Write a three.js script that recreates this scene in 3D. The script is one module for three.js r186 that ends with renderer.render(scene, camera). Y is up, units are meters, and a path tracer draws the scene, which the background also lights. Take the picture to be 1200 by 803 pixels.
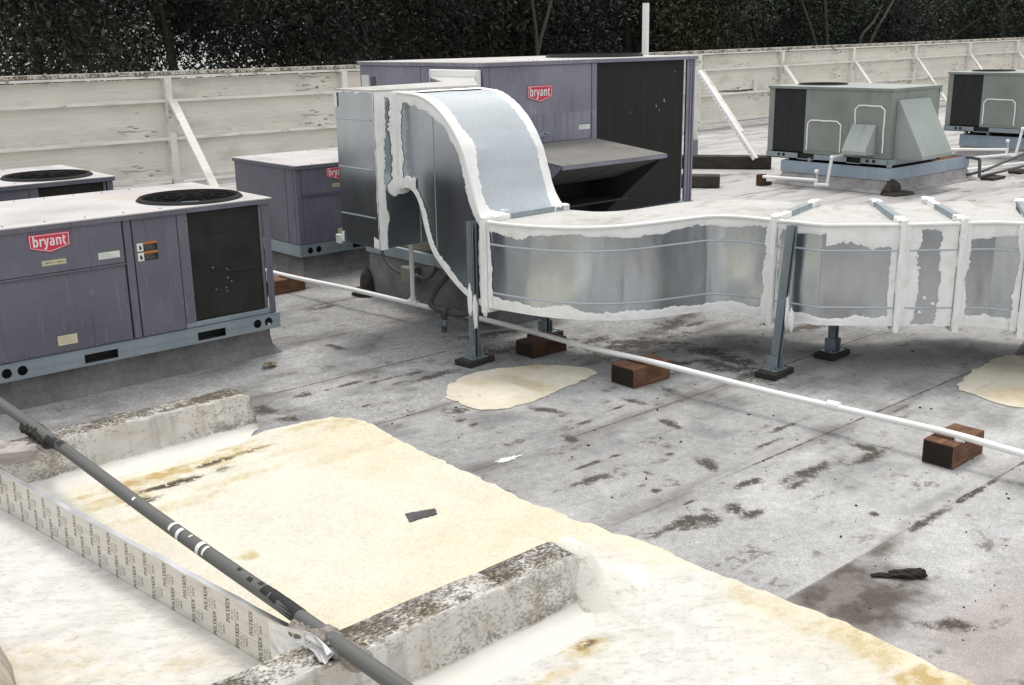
import * as THREE from 'three';
import { mergeGeometries, toCreasedNormals } from 'three/addons/utils/BufferGeometryUtils.js';
import { RoundedBoxGeometry } from 'three/addons/geometries/RoundedBoxGeometry.js';
import { MarchingCubes } from 'three/addons/objects/MarchingCubes.js';
import { FontLoader } from 'three/addons/loaders/FontLoader.js';
import { TextGeometry } from 'three/addons/geometries/TextGeometry.js';

// ------------------------------------------------------------------ camera, sky, sun, exposure
const scene = new THREE.Scene();
const V3 = (x, y, z) => new THREE.Vector3(x, y, z);
const camera = new THREE.PerspectiveCamera(35.07, 1024 / 685, 0.05, 900);
camera.position.set(0, 2.1, 0);
camera.quaternion.setFromRotationMatrix(new THREE.Matrix4().makeBasis(
  V3(0.74956829, -0.01502913, 0.66175638), V3(0.18959942, 0.96272738, -0.19289389), V3(-0.63419196, 0.27005577, 0.72447943)));

{ // overcast sky: bright zenith, dimmer horizon, soft cloud structure
  const W = 256, H = 128, d = new Float32Array(W * H * 4);
  for (let j = 0; j < H; j++) for (let i = 0; i < W; i++) {
    const el = ((j + 0.5) / H - 0.5) * Math.PI, s = Math.max(0, Math.sin(el)), az = i / W * Math.PI * 2;
    const cl = 1 + 0.05 * Math.sin(az * 3 + el * 9) * Math.cos(el) + 0.04 * Math.sin(az * 5 - el * 14 + 1) * Math.cos(el);
    const L = 0.95 * (0.44 + 0.56 * s) * cl, k = (j * W + i) * 4;
    d[k] = L * 0.98; d[k + 1] = L * 0.997; d[k + 2] = L * 1.018; d[k + 3] = 1;
  }
  const t = new THREE.DataTexture(d, W, H, THREE.RGBAFormat, THREE.FloatType);
  t.mapping = THREE.EquirectangularReflectionMapping; t.magFilter = t.minFilter = THREE.LinearFilter; t.needsUpdate = true;
  scene.background = t; scene.environment = t;
}
const sun = new THREE.DirectionalLight(0xfff6ea, 1.35);
sun.position.set(8 + 9, 34, -5 - 11); sun.target.position.set(8, 0, -5);
sun.castShadow = true; sun.shadow.radius = 36; sun.shadow.mapSize.set(2048, 2048);
Object.assign(sun.shadow.camera, { left: -30, right: 40, top: 30, bottom: -30, near: 1, far: 120 });
scene.add(sun, sun.target);

const renderer = new THREE.WebGLRenderer({ antialias: true });
renderer.toneMapping = THREE.LinearToneMapping;
renderer.toneMappingExposure = 1.42;
renderer.shadowMap.enabled = true;

// ------------------------------------------------------------------ random, noise, textures
function rng(a) { return () => { a = (a + 0x6D2B79F5) | 0; let t = Math.imul(a ^ (a >>> 15), 1 | a); t = (t + Math.imul(t ^ (t >>> 7), 61 | t)) ^ t; return ((t ^ (t >>> 14)) >>> 0) / 4294967296; }; }
const LAT = new Float32Array(65536); { const r = rng(7); for (let i = 0; i < 65536; i++) LAT[i] = r(); }
function vn(x, y) {
  const xi = Math.floor(x), yi = Math.floor(y); let fx = x - xi, fy = y - yi; fx = fx * fx * (3 - 2 * fx); fy = fy * fy * (3 - 2 * fy);
  const r0 = (yi & 255) << 8, r1 = ((yi + 1) & 255) << 8, c0 = xi & 255, c1 = (xi + 1) & 255;
  const a = LAT[r0 | c0], b = LAT[r0 | c1], c = LAT[r1 | c0], e = LAT[r1 | c1];
  return a + (b - a) * fx + (c - a + (a - b - c + e) * fx) * fy;
}
function fbm(x, y, o = 4) { let s = 0, a = 0.5, n = 0; for (let i = 0; i < o; i++) { s += a * vn(x, y); n += a; a *= 0.5; x = x * 2.03 + 17.3; y = y * 2.03 + 5.7; } return s / n; }
const sst = (a, b, x) => { const t = Math.min(1, Math.max(0, (x - a) / (b - a))); return t * t * (3 - 2 * t); };
const lerp = (a, b, t) => a + (b - a) * t;
let GR = 0;
function tex(w, h, fn, { srgb = true, repeat = true } = {}) {   // fn(u, v, out) fills out[0..2] with 0..255
  const d = new Uint8Array(w * h * 4), o = [0, 0, 0], rr = rng(w * 7 + h * 3 + 1);
  for (let j = 0; j < h; j++) for (let i = 0; i < w; i++) {
    GR = rr(); fn((i + 0.5) / w, (j + 0.5) / h, o, i, j); const k = (j * w + i) * 4;
    d[k] = Math.min(255, Math.max(0, o[0])); d[k + 1] = Math.min(255, Math.max(0, o[1])); d[k + 2] = Math.min(255, Math.max(0, o[2])); d[k + 3] = 255;
  }
  const t = new THREE.DataTexture(d, w, h, THREE.RGBAFormat);
  t.magFilter = THREE.LinearFilter; t.minFilter = THREE.LinearMipmapLinearFilter; t.generateMipmaps = true;
  if (srgb) t.colorSpace = THREE.SRGBColorSpace;
  if (repeat) t.wrapS = t.wrapT = THREE.RepeatWrapping;
  t.needsUpdate = true; return t;
}
function scaled(t, sx, sy) { const c = t.clone(); c.repeat.set(sx, sy); c.needsUpdate = true; return c; }
const std = (o) => new THREE.MeshStandardMaterial(o);
const rgb = (r, g, b) => new THREE.Color().setRGB(r, g, b);

// ------------------------------------------------------------------ object helpers (all geometry is given in world metres)
const taken = {};
function numbered(n) { const k = taken[n] = (taken[n] ?? -1) + 1; return k ? n + '_' + String(k).padStart(3, '0') : n; }
function thing(name, label, category, [x, y, z], group, kind) {
  const o = new THREE.Group(); o.name = numbered(name); o.position.set(x, y, z); o.org = V3(x, y, z);
  o.userData = { label, category }; if (group) o.userData.group = group; if (kind) o.userData.kind = kind;
  scene.add(o); return o;
}
function mesh(name, geo, mat, parent, label) {
  const g = Array.isArray(geo) ? mergeGeometries(geo.map((q) => q.index ? q.toNonIndexed() : q).map(strip)) : geo;
  let org = V3(0, 0, 0); for (let q = parent; q; q = q.parent) if (q.org) { org = q.org; break; }
  g.translate(-org.x, -org.y, -org.z);
  const m = new THREE.Mesh(g, mat); m.castShadow = m.receiveShadow = true;
  m.name = parent ? name : numbered(name); (parent || scene).add(m); if (label) m.userData.label = label;
  return m;
}
function strip(g) { for (const k of Object.keys(g.attributes)) if (!['position', 'normal', 'uv'].includes(k)) g.deleteAttribute(k); return g; }
function single(name, geo, mat, label, category, group, kind) {     // a thing that is one mesh
  const m = mesh(name, geo, mat); m.userData = { label, category }; if (group) m.userData.group = group; if (kind) m.userData.kind = kind; return m;
}
function struct(name, geo, mat, label) { const m = mesh(name, geo, mat); m.userData = { kind: 'structure', label }; return m; }
function metreUV(g, k = 1, ox = 0, oy = 0) {                         // box projection, uv in metres
  if (g.index) g = g.toNonIndexed();
  const p = g.attributes.position, n = g.attributes.normal, uv = new Float32Array(p.count * 2);
  for (let i = 0; i < p.count; i++) {
    const ax = Math.abs(n.getX(i)), ay = Math.abs(n.getY(i)), az = Math.abs(n.getZ(i));
    let u, v; if (ay >= ax && ay >= az) { u = p.getX(i); v = -p.getZ(i); } else if (ax >= az) { u = p.getZ(i); v = p.getY(i); } else { u = p.getX(i); v = p.getY(i); }
    uv[2 * i] = u * k + ox; uv[2 * i + 1] = v * k + oy;
  }
  g.setAttribute('uv', new THREE.BufferAttribute(uv, 2)); return g;
}
function bx(x0, x1, y0, y1, z0, z1, bev = 0) {
  const w = Math.abs(x1 - x0), h = Math.abs(y1 - y0), d = Math.abs(z1 - z0);
  const g = bev ? new RoundedBoxGeometry(w, h, d, 2, Math.min(bev, w / 2.01, h / 2.01, d / 2.01)) : new THREE.BoxGeometry(w, h, d);
  g.translate((x0 + x1) / 2, (y0 + y1) / 2, (z0 + z1) / 2); return metreUV(g);
}
function bar(a, b, w, d, up = V3(0, 1, 0), bev = 0) {                // rectangular bar from a to b
  const dir = b.clone().sub(a), L = dir.length(); dir.normalize();
  let s = new THREE.Vector3().crossVectors(up, dir); if (s.length() < 1e-4) s.set(1, 0, 0); s.normalize(); const u = new THREE.Vector3().crossVectors(dir, s);
  const g = metreUV(bev ? new RoundedBoxGeometry(w, d, L, 1, bev) : new THREE.BoxGeometry(w, d, L));
  g.applyMatrix4(new THREE.Matrix4().makeBasis(s, u, dir).setPosition((a.x + b.x) / 2, (a.y + b.y) / 2, (a.z + b.z) / 2)); return g;
}
function tube(pts, r, seg = 0, rad = 10, smooth = true) {
  const c = smooth ? new THREE.CatmullRomCurve3(pts, false, 'centripetal') : (() => { const p = new THREE.CurvePath(); for (let i = 0; i + 1 < pts.length; i++) p.add(new THREE.LineCurve3(pts[i], pts[i + 1])); return p; })();
  return new THREE.TubeGeometry(c, seg || pts.length * 6, r, rad, false);
}
function rod(a, b, r0, r1 = r0, rad = 14) {
  const d = b.clone().sub(a), L = d.length(); const g = new THREE.CylinderGeometry(r1, r0, L, rad);
  g.applyQuaternion(new THREE.Quaternion().setFromUnitVectors(V3(0, 1, 0), d.normalize())); g.translate((a.x + b.x) / 2, (a.y + b.y) / 2, (a.z + b.z) / 2); return g;
}
function flat(pts, y, th = 0.003) {                                   // thin sheet on the roof, plan points [x, z]
  const s = new THREE.Shape(pts.map(([x, z]) => new THREE.Vector2(x, -z)));
  const g = new THREE.ExtrudeGeometry(s, { depth: th, bevelEnabled: false }); g.rotateX(-Math.PI / 2); g.translate(0, y, 0); return metreUV(g);
}
function resample(pts, step, smooth = true) {
  if (smooth && pts.length > 2) { const c = new THREE.CatmullRomCurve3(pts, false, 'centripetal'); return c.getSpacedPoints(Math.max(2, Math.round(c.getLength() / step))); }
  const out = []; for (let i = 0; i + 1 < pts.length; i++) { const n = Math.max(1, Math.round(pts[i].distanceTo(pts[i + 1]) / step)); for (let k = 0; k < n; k++) out.push(pts[i].clone().lerp(pts[i + 1], k / n)); }
  out.push(pts[pts.length - 1].clone()); return out;
}
function grid(A, B, m = 1, uvk = 1) {                                 // ruled surface between two polylines of equal length
  const n = A.length, pos = [], uv = [], idx = []; let s = 0;
  for (let i = 0; i < n; i++) { if (i) s += A[i].distanceTo(A[i - 1]); for (let j = 0; j <= m; j++) { const p = A[i].clone().lerp(B[i], j / m); pos.push(p.x, p.y, p.z); uv.push(s * uvk, A[i].distanceTo(B[i]) * j / m * uvk); } }
  for (let i = 0; i + 1 < n; i++) for (let j = 0; j < m; j++) { const a = i * (m + 1) + j, b = a + m + 1; idx.push(a, b, a + 1, b, b + 1, a + 1); }
  const g = new THREE.BufferGeometry(); g.setAttribute('position', new THREE.Float32BufferAttribute(pos, 3)); g.setAttribute('uv', new THREE.Float32BufferAttribute(uv, 2)); g.setIndex(idx); g.computeVertexNormals(); return g;
}
// ragged band of brushed mastic along an edge: P edge points, D direction into the face, N outward normal
function band(P, D, N, w0, w1, seed, th = 0.004, rough = 0.7) {
  const n = P.length, m = 5, pos = [], idx = [], uv = [], r = rng(seed); let s = 0;
  for (let i = 0; i < n; i++) {
    if (i) s += P[i].distanceTo(P[i - 1]);
    let w = lerp(w0, w1, fbm(s * 4.5 + seed * 3.1, seed, 3)); w += rough * ((vn(s * 26 + seed, 3.3) - 0.5) * 0.012 + (vn(s * 120, seed) - 0.5) * 0.014 * sst(0.35, 0.7, vn(s * 3.1, seed * 5)) + (vn(s * 60, seed * 2) - 0.5) * 0.01 + 0.09 * Math.max(0, vn(s * 7, seed * 7) - 0.74) + 0.05 * Math.max(0, vn(s * 34, seed * 3) - 0.8));
    const d = D[Math.min(i, D.length - 1)], q = N[Math.min(i, N.length - 1)];
    for (let j = 0; j <= m; j++) {
      const t = j / m, h = (j === m ? 0.0006 : th * (0.5 + vn(s * 30 + j * 9, t * 6 + seed))) ;
      const p = P[i].clone().addScaledVector(d, w * t).addScaledVector(q, h); pos.push(p.x, p.y, p.z); uv.push(s, w * t);
    }
  }
  for (let i = 0; i + 1 < n; i++) for (let j = 0; j < m; j++) { const a = i * (m + 1) + j, b = a + m + 1; idx.push(a, b, a + 1, b, b + 1, a + 1); }
  const g = new THREE.BufferGeometry(); g.setAttribute('position', new THREE.Float32BufferAttribute(pos, 3)); g.setAttribute('uv', new THREE.Float32BufferAttribute(uv, 2)); g.setIndex(idx); g.computeVertexNormals(); return g;
}
// a lump with a noisy surface
function lump(x, y, z, rx, ry, rz, seed, rough = 0.25, det = 3) {
  const g = new THREE.IcosahedronGeometry(1, det), p = g.attributes.position;
  for (let i = 0; i < p.count; i++) { const a = V3(p.getX(i), p.getY(i), p.getZ(i)); const k = 1 + rough * (fbm(a.x * 2 + seed + a.y, a.z * 2 + seed - a.y * 1.3, 3) - 0.5) * 2; p.setXYZ(i, x + a.x * rx * k, y + a.y * ry * k, z + a.z * rz * k); }
  g.computeVertexNormals(); return g;
}

// ------------------------------------------------------------------ materials
const px = (c) => c;
const T = {};
T.galv = tex(512, 512, (u, v, o) => { const a = vn(u * 70, v * 70), b = fbm(u * 2, v * 2, 3), c = fbm(u * 9, v * 1.0, 3); const k = 194 + (a - 0.5) * 9 + (b - 0.5) * 18 + (c - 0.5) * 16 + (GR - 0.5) * 5; o[0] = k - 6; o[1] = k + 1; o[2] = k + 6; });
T.galvR = tex(256, 256, (u, v, o) => { const b = fbm(u * 3, v * 3, 4), c = fbm(u * 8, v * 1.0, 3); o[0] = o[1] = o[2] = 58 + (b - 0.5) * 36 + (c - 0.5) * 24; }, { srgb: false });
T.paint = tex(512, 512, (u, v, o) => { const a = vn(u * 200, v * 200), b = fbm(u * 4, v * 4, 5), s = fbm(u * 30, v * 2.2, 3); const scr = sst(0.7, 0.76, fbm(u * 90 + 5, v * 9, 4)), ch = sst(0.55, 0.8, fbm(u * 2.4 + 11, v * 3, 5)); const k = (a - 0.5) * 7 + (b - 0.5) * 26 + (GR - 0.5) * 8 - 12 * sst(0.6, 0.85, s) + 12 * scr + 9 * ch; o[0] = 103 + k; o[1] = 101 + k; o[2] = 113 + k; });
T.top = tex(512, 512, (u, v, o) => { const b = fbm(u * 5, v * 5, 5), a = vn(u * 170, v * 170), r = sst(0.6, 0.8, fbm(u * 3 + 40, v * 8, 4)); const k = (b - 0.5) * 46 + (a - 0.5) * 9; o[0] = 189 + k; o[1] = 186 + k - r * 10; o[2] = 186 + k - r * 22; });
T.green = tex(512, 512, (u, v, o) => { const a = vn(u * 200, v * 200), b = fbm(u * 4, v * 4, 5), s = fbm(u * 24, v * 2, 3); const k = (a - 0.5) * 7 + (b - 0.5) * 26 + (GR - 0.5) * 8 - 12 * sst(0.62, 0.85, s); o[0] = 131 + k; o[1] = 138 + k; o[2] = 132 + k; });
T.white = tex(512, 512, (u, v, o) => { const b = fbm(u * 7, v * 7, 5), a = vn(u * 160, v * 160), d = sst(0.58, 0.8, fbm(u * 16 + 7, v * 16, 4)); const k = (b - 0.5) * 18 + (a - 0.5) * 7 - d * 24; o[0] = 229 + k; o[1] = 227 + k - d * 4; o[2] = 222 + k - d * 12; });
T.mastic = tex(512, 512, (u, v, o) => { const b = fbm(u * 4, v * 4, 5), s = fbm(u * 5, v * 26, 4), a = sst(0.6, 0.85, fbm(u * 5, v * 5 + 3, 5)); const k = (b - 0.5) * 10 + (s - 0.5) * 10 - a * 12 + (GR - 0.5) * 4; o[0] = 244 + k; o[1] = 244 + k; o[2] = 243 + k - a * 4; });
T.masticB = tex(512, 512, (u, v, o) => { const s = fbm(u * 3, v * 22, 4), b = fbm(u * 9, v * 9, 4); o[0] = o[1] = o[2] = 40 + s * 90 + b * 110; }, { srgb: false });
T.deckTop = tex(1024, 1024, (u, v, o) => { const b = fbm(u * 4, v * 4, 5), s = fbm(u * 3 + 3, v * 18, 4), a = vn(u * 300, v * 300), d = sst(0.5, 0.8, fbm(u * 7, v * 7 + 9, 6)), e = sst(0.6, 0.75, fbm(u * 40, v * 40, 3) + (GR - 0.5) * 0.2); const k = (b - 0.5) * 16 + (s - 0.5) * 8 + (a - 0.5) * 6 - d * 18 - e * 14; o[0] = 193 + k; o[1] = 192 + k - d * 1; o[2] = 189 + k - d * 4; });
T.felt = tex(512, 512, (u, v, o) => { const b = fbm(u * 5, v * 5, 6), f = fbm(u * 40, v * 40, 3); const k = (b - 0.5) * 44 + (GR - 0.5) * 34 + (f - 0.5) * 20; o[0] = 116 + k; o[1] = 114 + k; o[2] = 115 + k; });
T.dark = tex(256, 256, (u, v, o, i, j) => { const b = fbm(u * 6, v * 6, 5), a = GR; const k = (b - 0.5) * 34 + (a - 0.5) * 20; o[0] = 62 + k; o[1] = 58 + k; o[2] = 52 + k; });
T.bump = tex(512, 512, (u, v, o) => { o[0] = o[1] = o[2] = 255 * (0.55 * fbm(u * 40, v * 40, 4) + 0.45 * vn(u * 200, v * 200)); }, { srgb: false });
T.curb = tex(1024, 1024, (u, v, o) => {                        // dirty white ridge: v 0..0.2 toe, ..0.5 face, ..0.75 top, ..1 back
  const b = fbm(u * 14, v * 6, 5), sp = 0.7 * fbm(u * 230, v * 95, 4) + 0.3 * fbm(u * 50, v * 24, 3), big = fbm(u * 11 + 3, v * 3, 5), vs = fbm(u * 60, v * 3, 3), n = sp + (GR - 0.5) * 0.36;
  let k = 206 + (b - 0.5) * 40 + (GR - 0.5) * 26 + (big - 0.5) * 40 - 24 * sst(0.5, 0.8, vs); const toe = sst(0.21, 0.19, v); k = lerp(k, 220 + (b - 0.5) * 16, toe);
  const top = sst(0.5, 0.54, v + (b - 0.5) * 0.05) * sst(0.9, 0.72, v), low = sst(0.2, 0.22, v) * sst(0.36, 0.22, v);
  const dirt = Math.max(top * sst(0.42, 0.68, n + 0.8 * (big - 0.48)) * 0.88, low * sst(0.53, 0.7, n + 0.8 * (big - 0.5)) * 0.75, (1 - toe) * sst(0.64, 0.78, n + 0.5 * (big - 0.5)) * 0.55);
  const br = sst(0.5, 0.7, fbm(u * 20 + 50, v * 9, 4)) * 0.3 * (1 - toe);
  const dc = lerp(104, 62, top); o[0] = lerp(k, dc, dirt) - br * 16; o[1] = lerp(k - 3, dc - 6, dirt) - br * 26; o[2] = lerp(k - 9, dc - 16, dirt) - br * 40;
});
T.wood = tex(1024, 1024, (u, v, o) => {                        // weathered white fence boards
  const g = fbm(u * 7, v * 150, 4), b = fbm(u * 5, v * 5, 5), pe = fbm(u * 26 + 3, v * 120, 5) * 0.55 + fbm(u * 4, v * 12 + 8, 4) * 0.45 + (GR - 0.5) * 0.05, mo = fbm(u * 7 + 31, v * 9, 6), fl = fbm(u * 60, v * 160, 3);
  let k = 229 + (g - 0.5) * 24 + (b - 0.5) * 20 + (GR - 0.5) * 8; const p = sst(0.62, 0.7, pe) * (0.45 + 0.4 * fl) * sst(0.44, 0.6, fbm(u * 4.3 + 70, v * 6, 4)), m = sst(0.46, 0.85, mo) * 0.26;
  o[0] = lerp(lerp(k, 138, m), 80, p); o[1] = lerp(lerp(k - 3, 134, m), 76, p); o[2] = lerp(lerp(k - 10, 126, m), 70, p);
});
T.moss = tex(1024, 128, (u, v, o) => { const a = fbm(u * 170, v * 10, 5), b = fbm(u * 30, v * 3, 3), d = sst(0.46, 0.6, a * 0.6 + b * 0.4 + (GR - 0.5) * 0.12); const k = 200 + (GR - 0.5) * 26; o[0] = lerp(k, 96, d); o[1] = lerp(k - 3, 88, d); o[2] = lerp(k - 12, 74, d); });
T.coilH = tex(256, 512, (u, v, o, i, j) => { const l = 0.5 + 0.5 * Math.sin(v * Math.PI * 2 * 64), m = sst(0.8, 1, 0.5 + 0.5 * Math.sin(v * Math.PI * 2 * 16)), sp = GR > 0.994 ? 60 : 0; const k = 26 + l * 10 + m * 7 + (fbm(u * 6, v * 6, 4) - 0.5) * 26 + sp; o[0] = k + 4; o[1] = k + 3; o[2] = k; });
T.coilV = tex(512, 512, (u, v, o, i, j) => { const l = 0.5 + 0.5 * Math.sin(u * Math.PI * 2 * 128), st = fbm(u * 60, v * 3, 3), sp = GR > 0.997 ? 40 : 0; const k = 24 + l * 6 + (st - 0.5) * 24 + sp; o[0] = k + 3; o[1] = k + 1; o[2] = k; });
T.block = tex(256, 256, (u, v, o) => { const g = fbm(u * 4, v * 60, 4), b = fbm(u * 6, v * 6, 4); const k = (g - 0.5) * 56 + (b - 0.5) * 50 + (GR - 0.5) * 30; o[0] = 106 + k; o[1] = 74 + k * 0.85; o[2] = 55 + k * 0.7; });

const M = {
  galv: std({ map: scaled(T.galv, 1.2, 1.2), roughnessMap: scaled(T.galvR, 0.9, 0.9), roughness: 1, metalness: 0.95, color: 0xffffff, side: 2 }),
  rail: std({ map: scaled(T.galv, 2, 2), roughness: 0.5, metalness: 0.75, color: rgb(0.66, 0.72, 0.74) }),
  strut: std({ map: scaled(T.galv, 2, 2), roughness: 0.55, metalness: 0.7, color: rgb(0.53, 0.57, 0.59) }),
  paint: std({ map: scaled(T.paint, 0.7, 0.7), roughness: 0.55, bumpMap: scaled(T.bump, 2, 2), bumpScale: 0.0006 }),
  top: std({ map: scaled(T.top, 0.6, 0.6), roughness: 0.6 }),
  green: std({ map: scaled(T.green, 0.7, 0.7), roughness: 0.6 }),
  black: std({ color: rgb(0.012, 0.012, 0.013), roughness: 0.7 }),
  fan: std({ color: rgb(0.011, 0.011, 0.012), roughness: 0.9, side: 2 }),
  coilH: std({ map: scaled(T.coilH, 1.6, 1.6), roughness: 0.7, metalness: 0.2 }),
  coilV: std({ map: scaled(T.coilV, 1, 1), roughness: 0.7, metalness: 0.2 }),
  white: std({ map: scaled(T.white, 1, 1), roughness: 0.75, side: 2 }),
  mastic: std({ map: scaled(T.mastic, 1.6, 1.6), roughness: 0.6, bumpMap: scaled(T.masticB, 1.6, 1.6), bumpScale: 0.0025, side: 2 }),
  deckTop: std({ map: scaled(T.deckTop, 0.8, 0.8), roughness: 0.75, bumpMap: scaled(T.bump, 0.8, 0.8), bumpScale: 0.003, side: 2 }),
  felt: std({ map: scaled(T.felt, 1.1, 1.1), roughness: 0.95, bumpMap: scaled(T.bump, 1, 1), bumpScale: 0.004 }),
  dark: std({ map: scaled(T.dark, 1.3, 1.3), roughness: 0.95, bumpMap: scaled(T.bump, 1, 1), bumpScale: 0.006 }),
  pvc: std({ map: scaled(T.mastic, 3, 3), color: 0xffffff, roughness: 0.35 }),
  pipe: std({ color: rgb(0.15, 0.156, 0.158), roughness: 0.6, map: scaled(T.white, 4, 4) }),
  conduit: std({ color: rgb(0.08, 0.085, 0.085), roughness: 0.6 }),
  wood: std({ map: scaled(T.wood, 0.5, 0.5), roughness: 0.85, bumpMap: scaled(T.wood, 0.5, 0.5), bumpScale: 0.004 }),
  moss: std({ map: scaled(T.moss, 0.3, 4), roughness: 0.95, bumpMap: scaled(T.bump, 1, 1), bumpScale: 0.01 }),
  block: std({ map: scaled(T.block, 2.5, 2.5), roughness: 0.9, bumpMap: scaled(T.block, 2.5, 2.5), bumpScale: 0.004 }),
  blockEnd: std({ map: scaled(T.block, 2.5, 2.5), color: rgb(0.1, 0.12, 0.14), roughness: 0.9 }),
  red: std({ color: rgb(0.62, 0.035, 0.085), roughness: 0.45 }),
  letter: std({ color: rgb(0.8, 0.78, 0.78), roughness: 0.5 }),
  screw: std({ color: rgb(0.3, 0.3, 0.31), roughness: 0.4, metalness: 0.7 }),
  gap: std({ color: rgb(0.01, 0.01, 0.012), roughness: 0.9 }),
  tan: std({ color: rgb(0.5, 0.47, 0.34), roughness: 0.6 }),
  pale: std({ color: rgb(0.62, 0.66, 0.62), roughness: 0.5 }),
  brown: std({ color: rgb(0.1, 0.06, 0.04), roughness: 0.9 }),
  rust: std({ map: scaled(T.block, 1.5, 1.5), color: rgb(0.75, 0.6, 0.6), roughness: 0.9 }),
  jbox: std({ color: rgb(0.2, 0.2, 0.15), roughness: 0.6 }),
  hoodIn: std({ color: rgb(0.05, 0.05, 0.052), roughness: 0.7 }),
  screen: std({ color: rgb(0.085, 0.082, 0.08), roughness: 0.8 }),
};

// ------------------------------------------------------------------ roof: grey cap sheet in lapped strips
// dirt patches on the grey sheet: x, z, half length, half width, direction
const STAIN = ('4.9,-5.5,.5,.16,.3;5.3,-4.6,.35,.1,.9;3.63,-4.12,.08,.037,0;4.10,-4.39,.10,.05,1.17;4.11,-4.26,.06,.029,0;4.13,-4.09,.09,.027,0;4.00,-4.07,.06,.018,0;3.89,-3.97,.10,.05,1.79;3.84,-3.62,.08,.024,0;3.65,-3.63,.15,.02,0;4.45,-3.75,.11,.04,1.77;4.13,-3.21,.10,.045,1.86;4.10,-3.44,.03,.03,1.73;'
  + '3.82,-3.35,.04,.02,1.69;3.68,-3.17,.03,.024,0;3.69,-2.98,.05,.013,0;3.57,-2.82,.15,.085,0;3.38,-2.86,.13,.035,0;4.91,-4.14,.10,.045,1.52;4.59,-4.13,.09,.05,1.65;4.42,-4.13,.15,.014,0;4.12,-2.93,.15,.038,0;4.43,-2.81,.26,.05,0;4.26,-2.76,.09,.04,0;4.81,-2.71,.16,.042,0;4.91,-2.80,.08,.05,1.51;')
  + ('3.78,-2.80,.05,.06,1.55;3.80,-2.70,.09,.036,0;4.20,-2.32,.03,.03,1.91;3.96,-6.42,.13,.045,1.58;4.02,-5.39,.22,.056,0;3.78,-5.43,.11,.031,0;2.94,-5.32,.11,.075,0;2.90,-5.55,.12,.08,1.64;3.72,-4.74,.09,.048,0;3.63,-4.60,.05,.021,0;3.65,-4.50,.05,.03,0;5.35,-5.27,.23,.073,0;5.53,-5.03,.24,.10,1.37;5.54,-4.21,.45,.12,1.70;6.32,-5.05,.21,.05,0;')
  + ('5.29,-4.96,.22,.05,1.72;3.39,-5.20,.05,.018,0;3.99,-5.53,.07,.032,0;3.22,-5.64,.11,.05,0;3.55,-5.63,.20,.026,0;3.76,-5.55,.14,.026,0;4.70,-8.26,.22,.067,0;4.54,-7.52,.17,.067,0;5.35,-3.31,.05,.016,0;5.58,-2.99,.14,.019,0;3.59,-3.48,.19,.04,0;4.59,-3.18,.16,.022,0;4.87,-3.27,.16,.025,0;3.53,-1.63,.14,.06,.75;5.55,-4.98,.6,.15,.15;5.72,-4.35,.55,.13,1.7;6.2,-5.2,.55,.12,-.3;5.0,-5.9,.4,.1,.2;6.9,-4.4,.5,.1,.1;4.35,-2.13,.22,.03,0;4.75,-2.13,.3,.018,0');
const stains = STAIN.split(';').map((s) => s.split(',').map(Number));
const SEAMS = []; for (let k = 3; k >= -13; k--) SEAMS.push(-2.14 + 0.9135 * k);  // near to far
const SEAMZ = (z) => { const t = (z + 2.14) / 0.9135; return (t - Math.round(t)) * 0.9135; };
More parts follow.
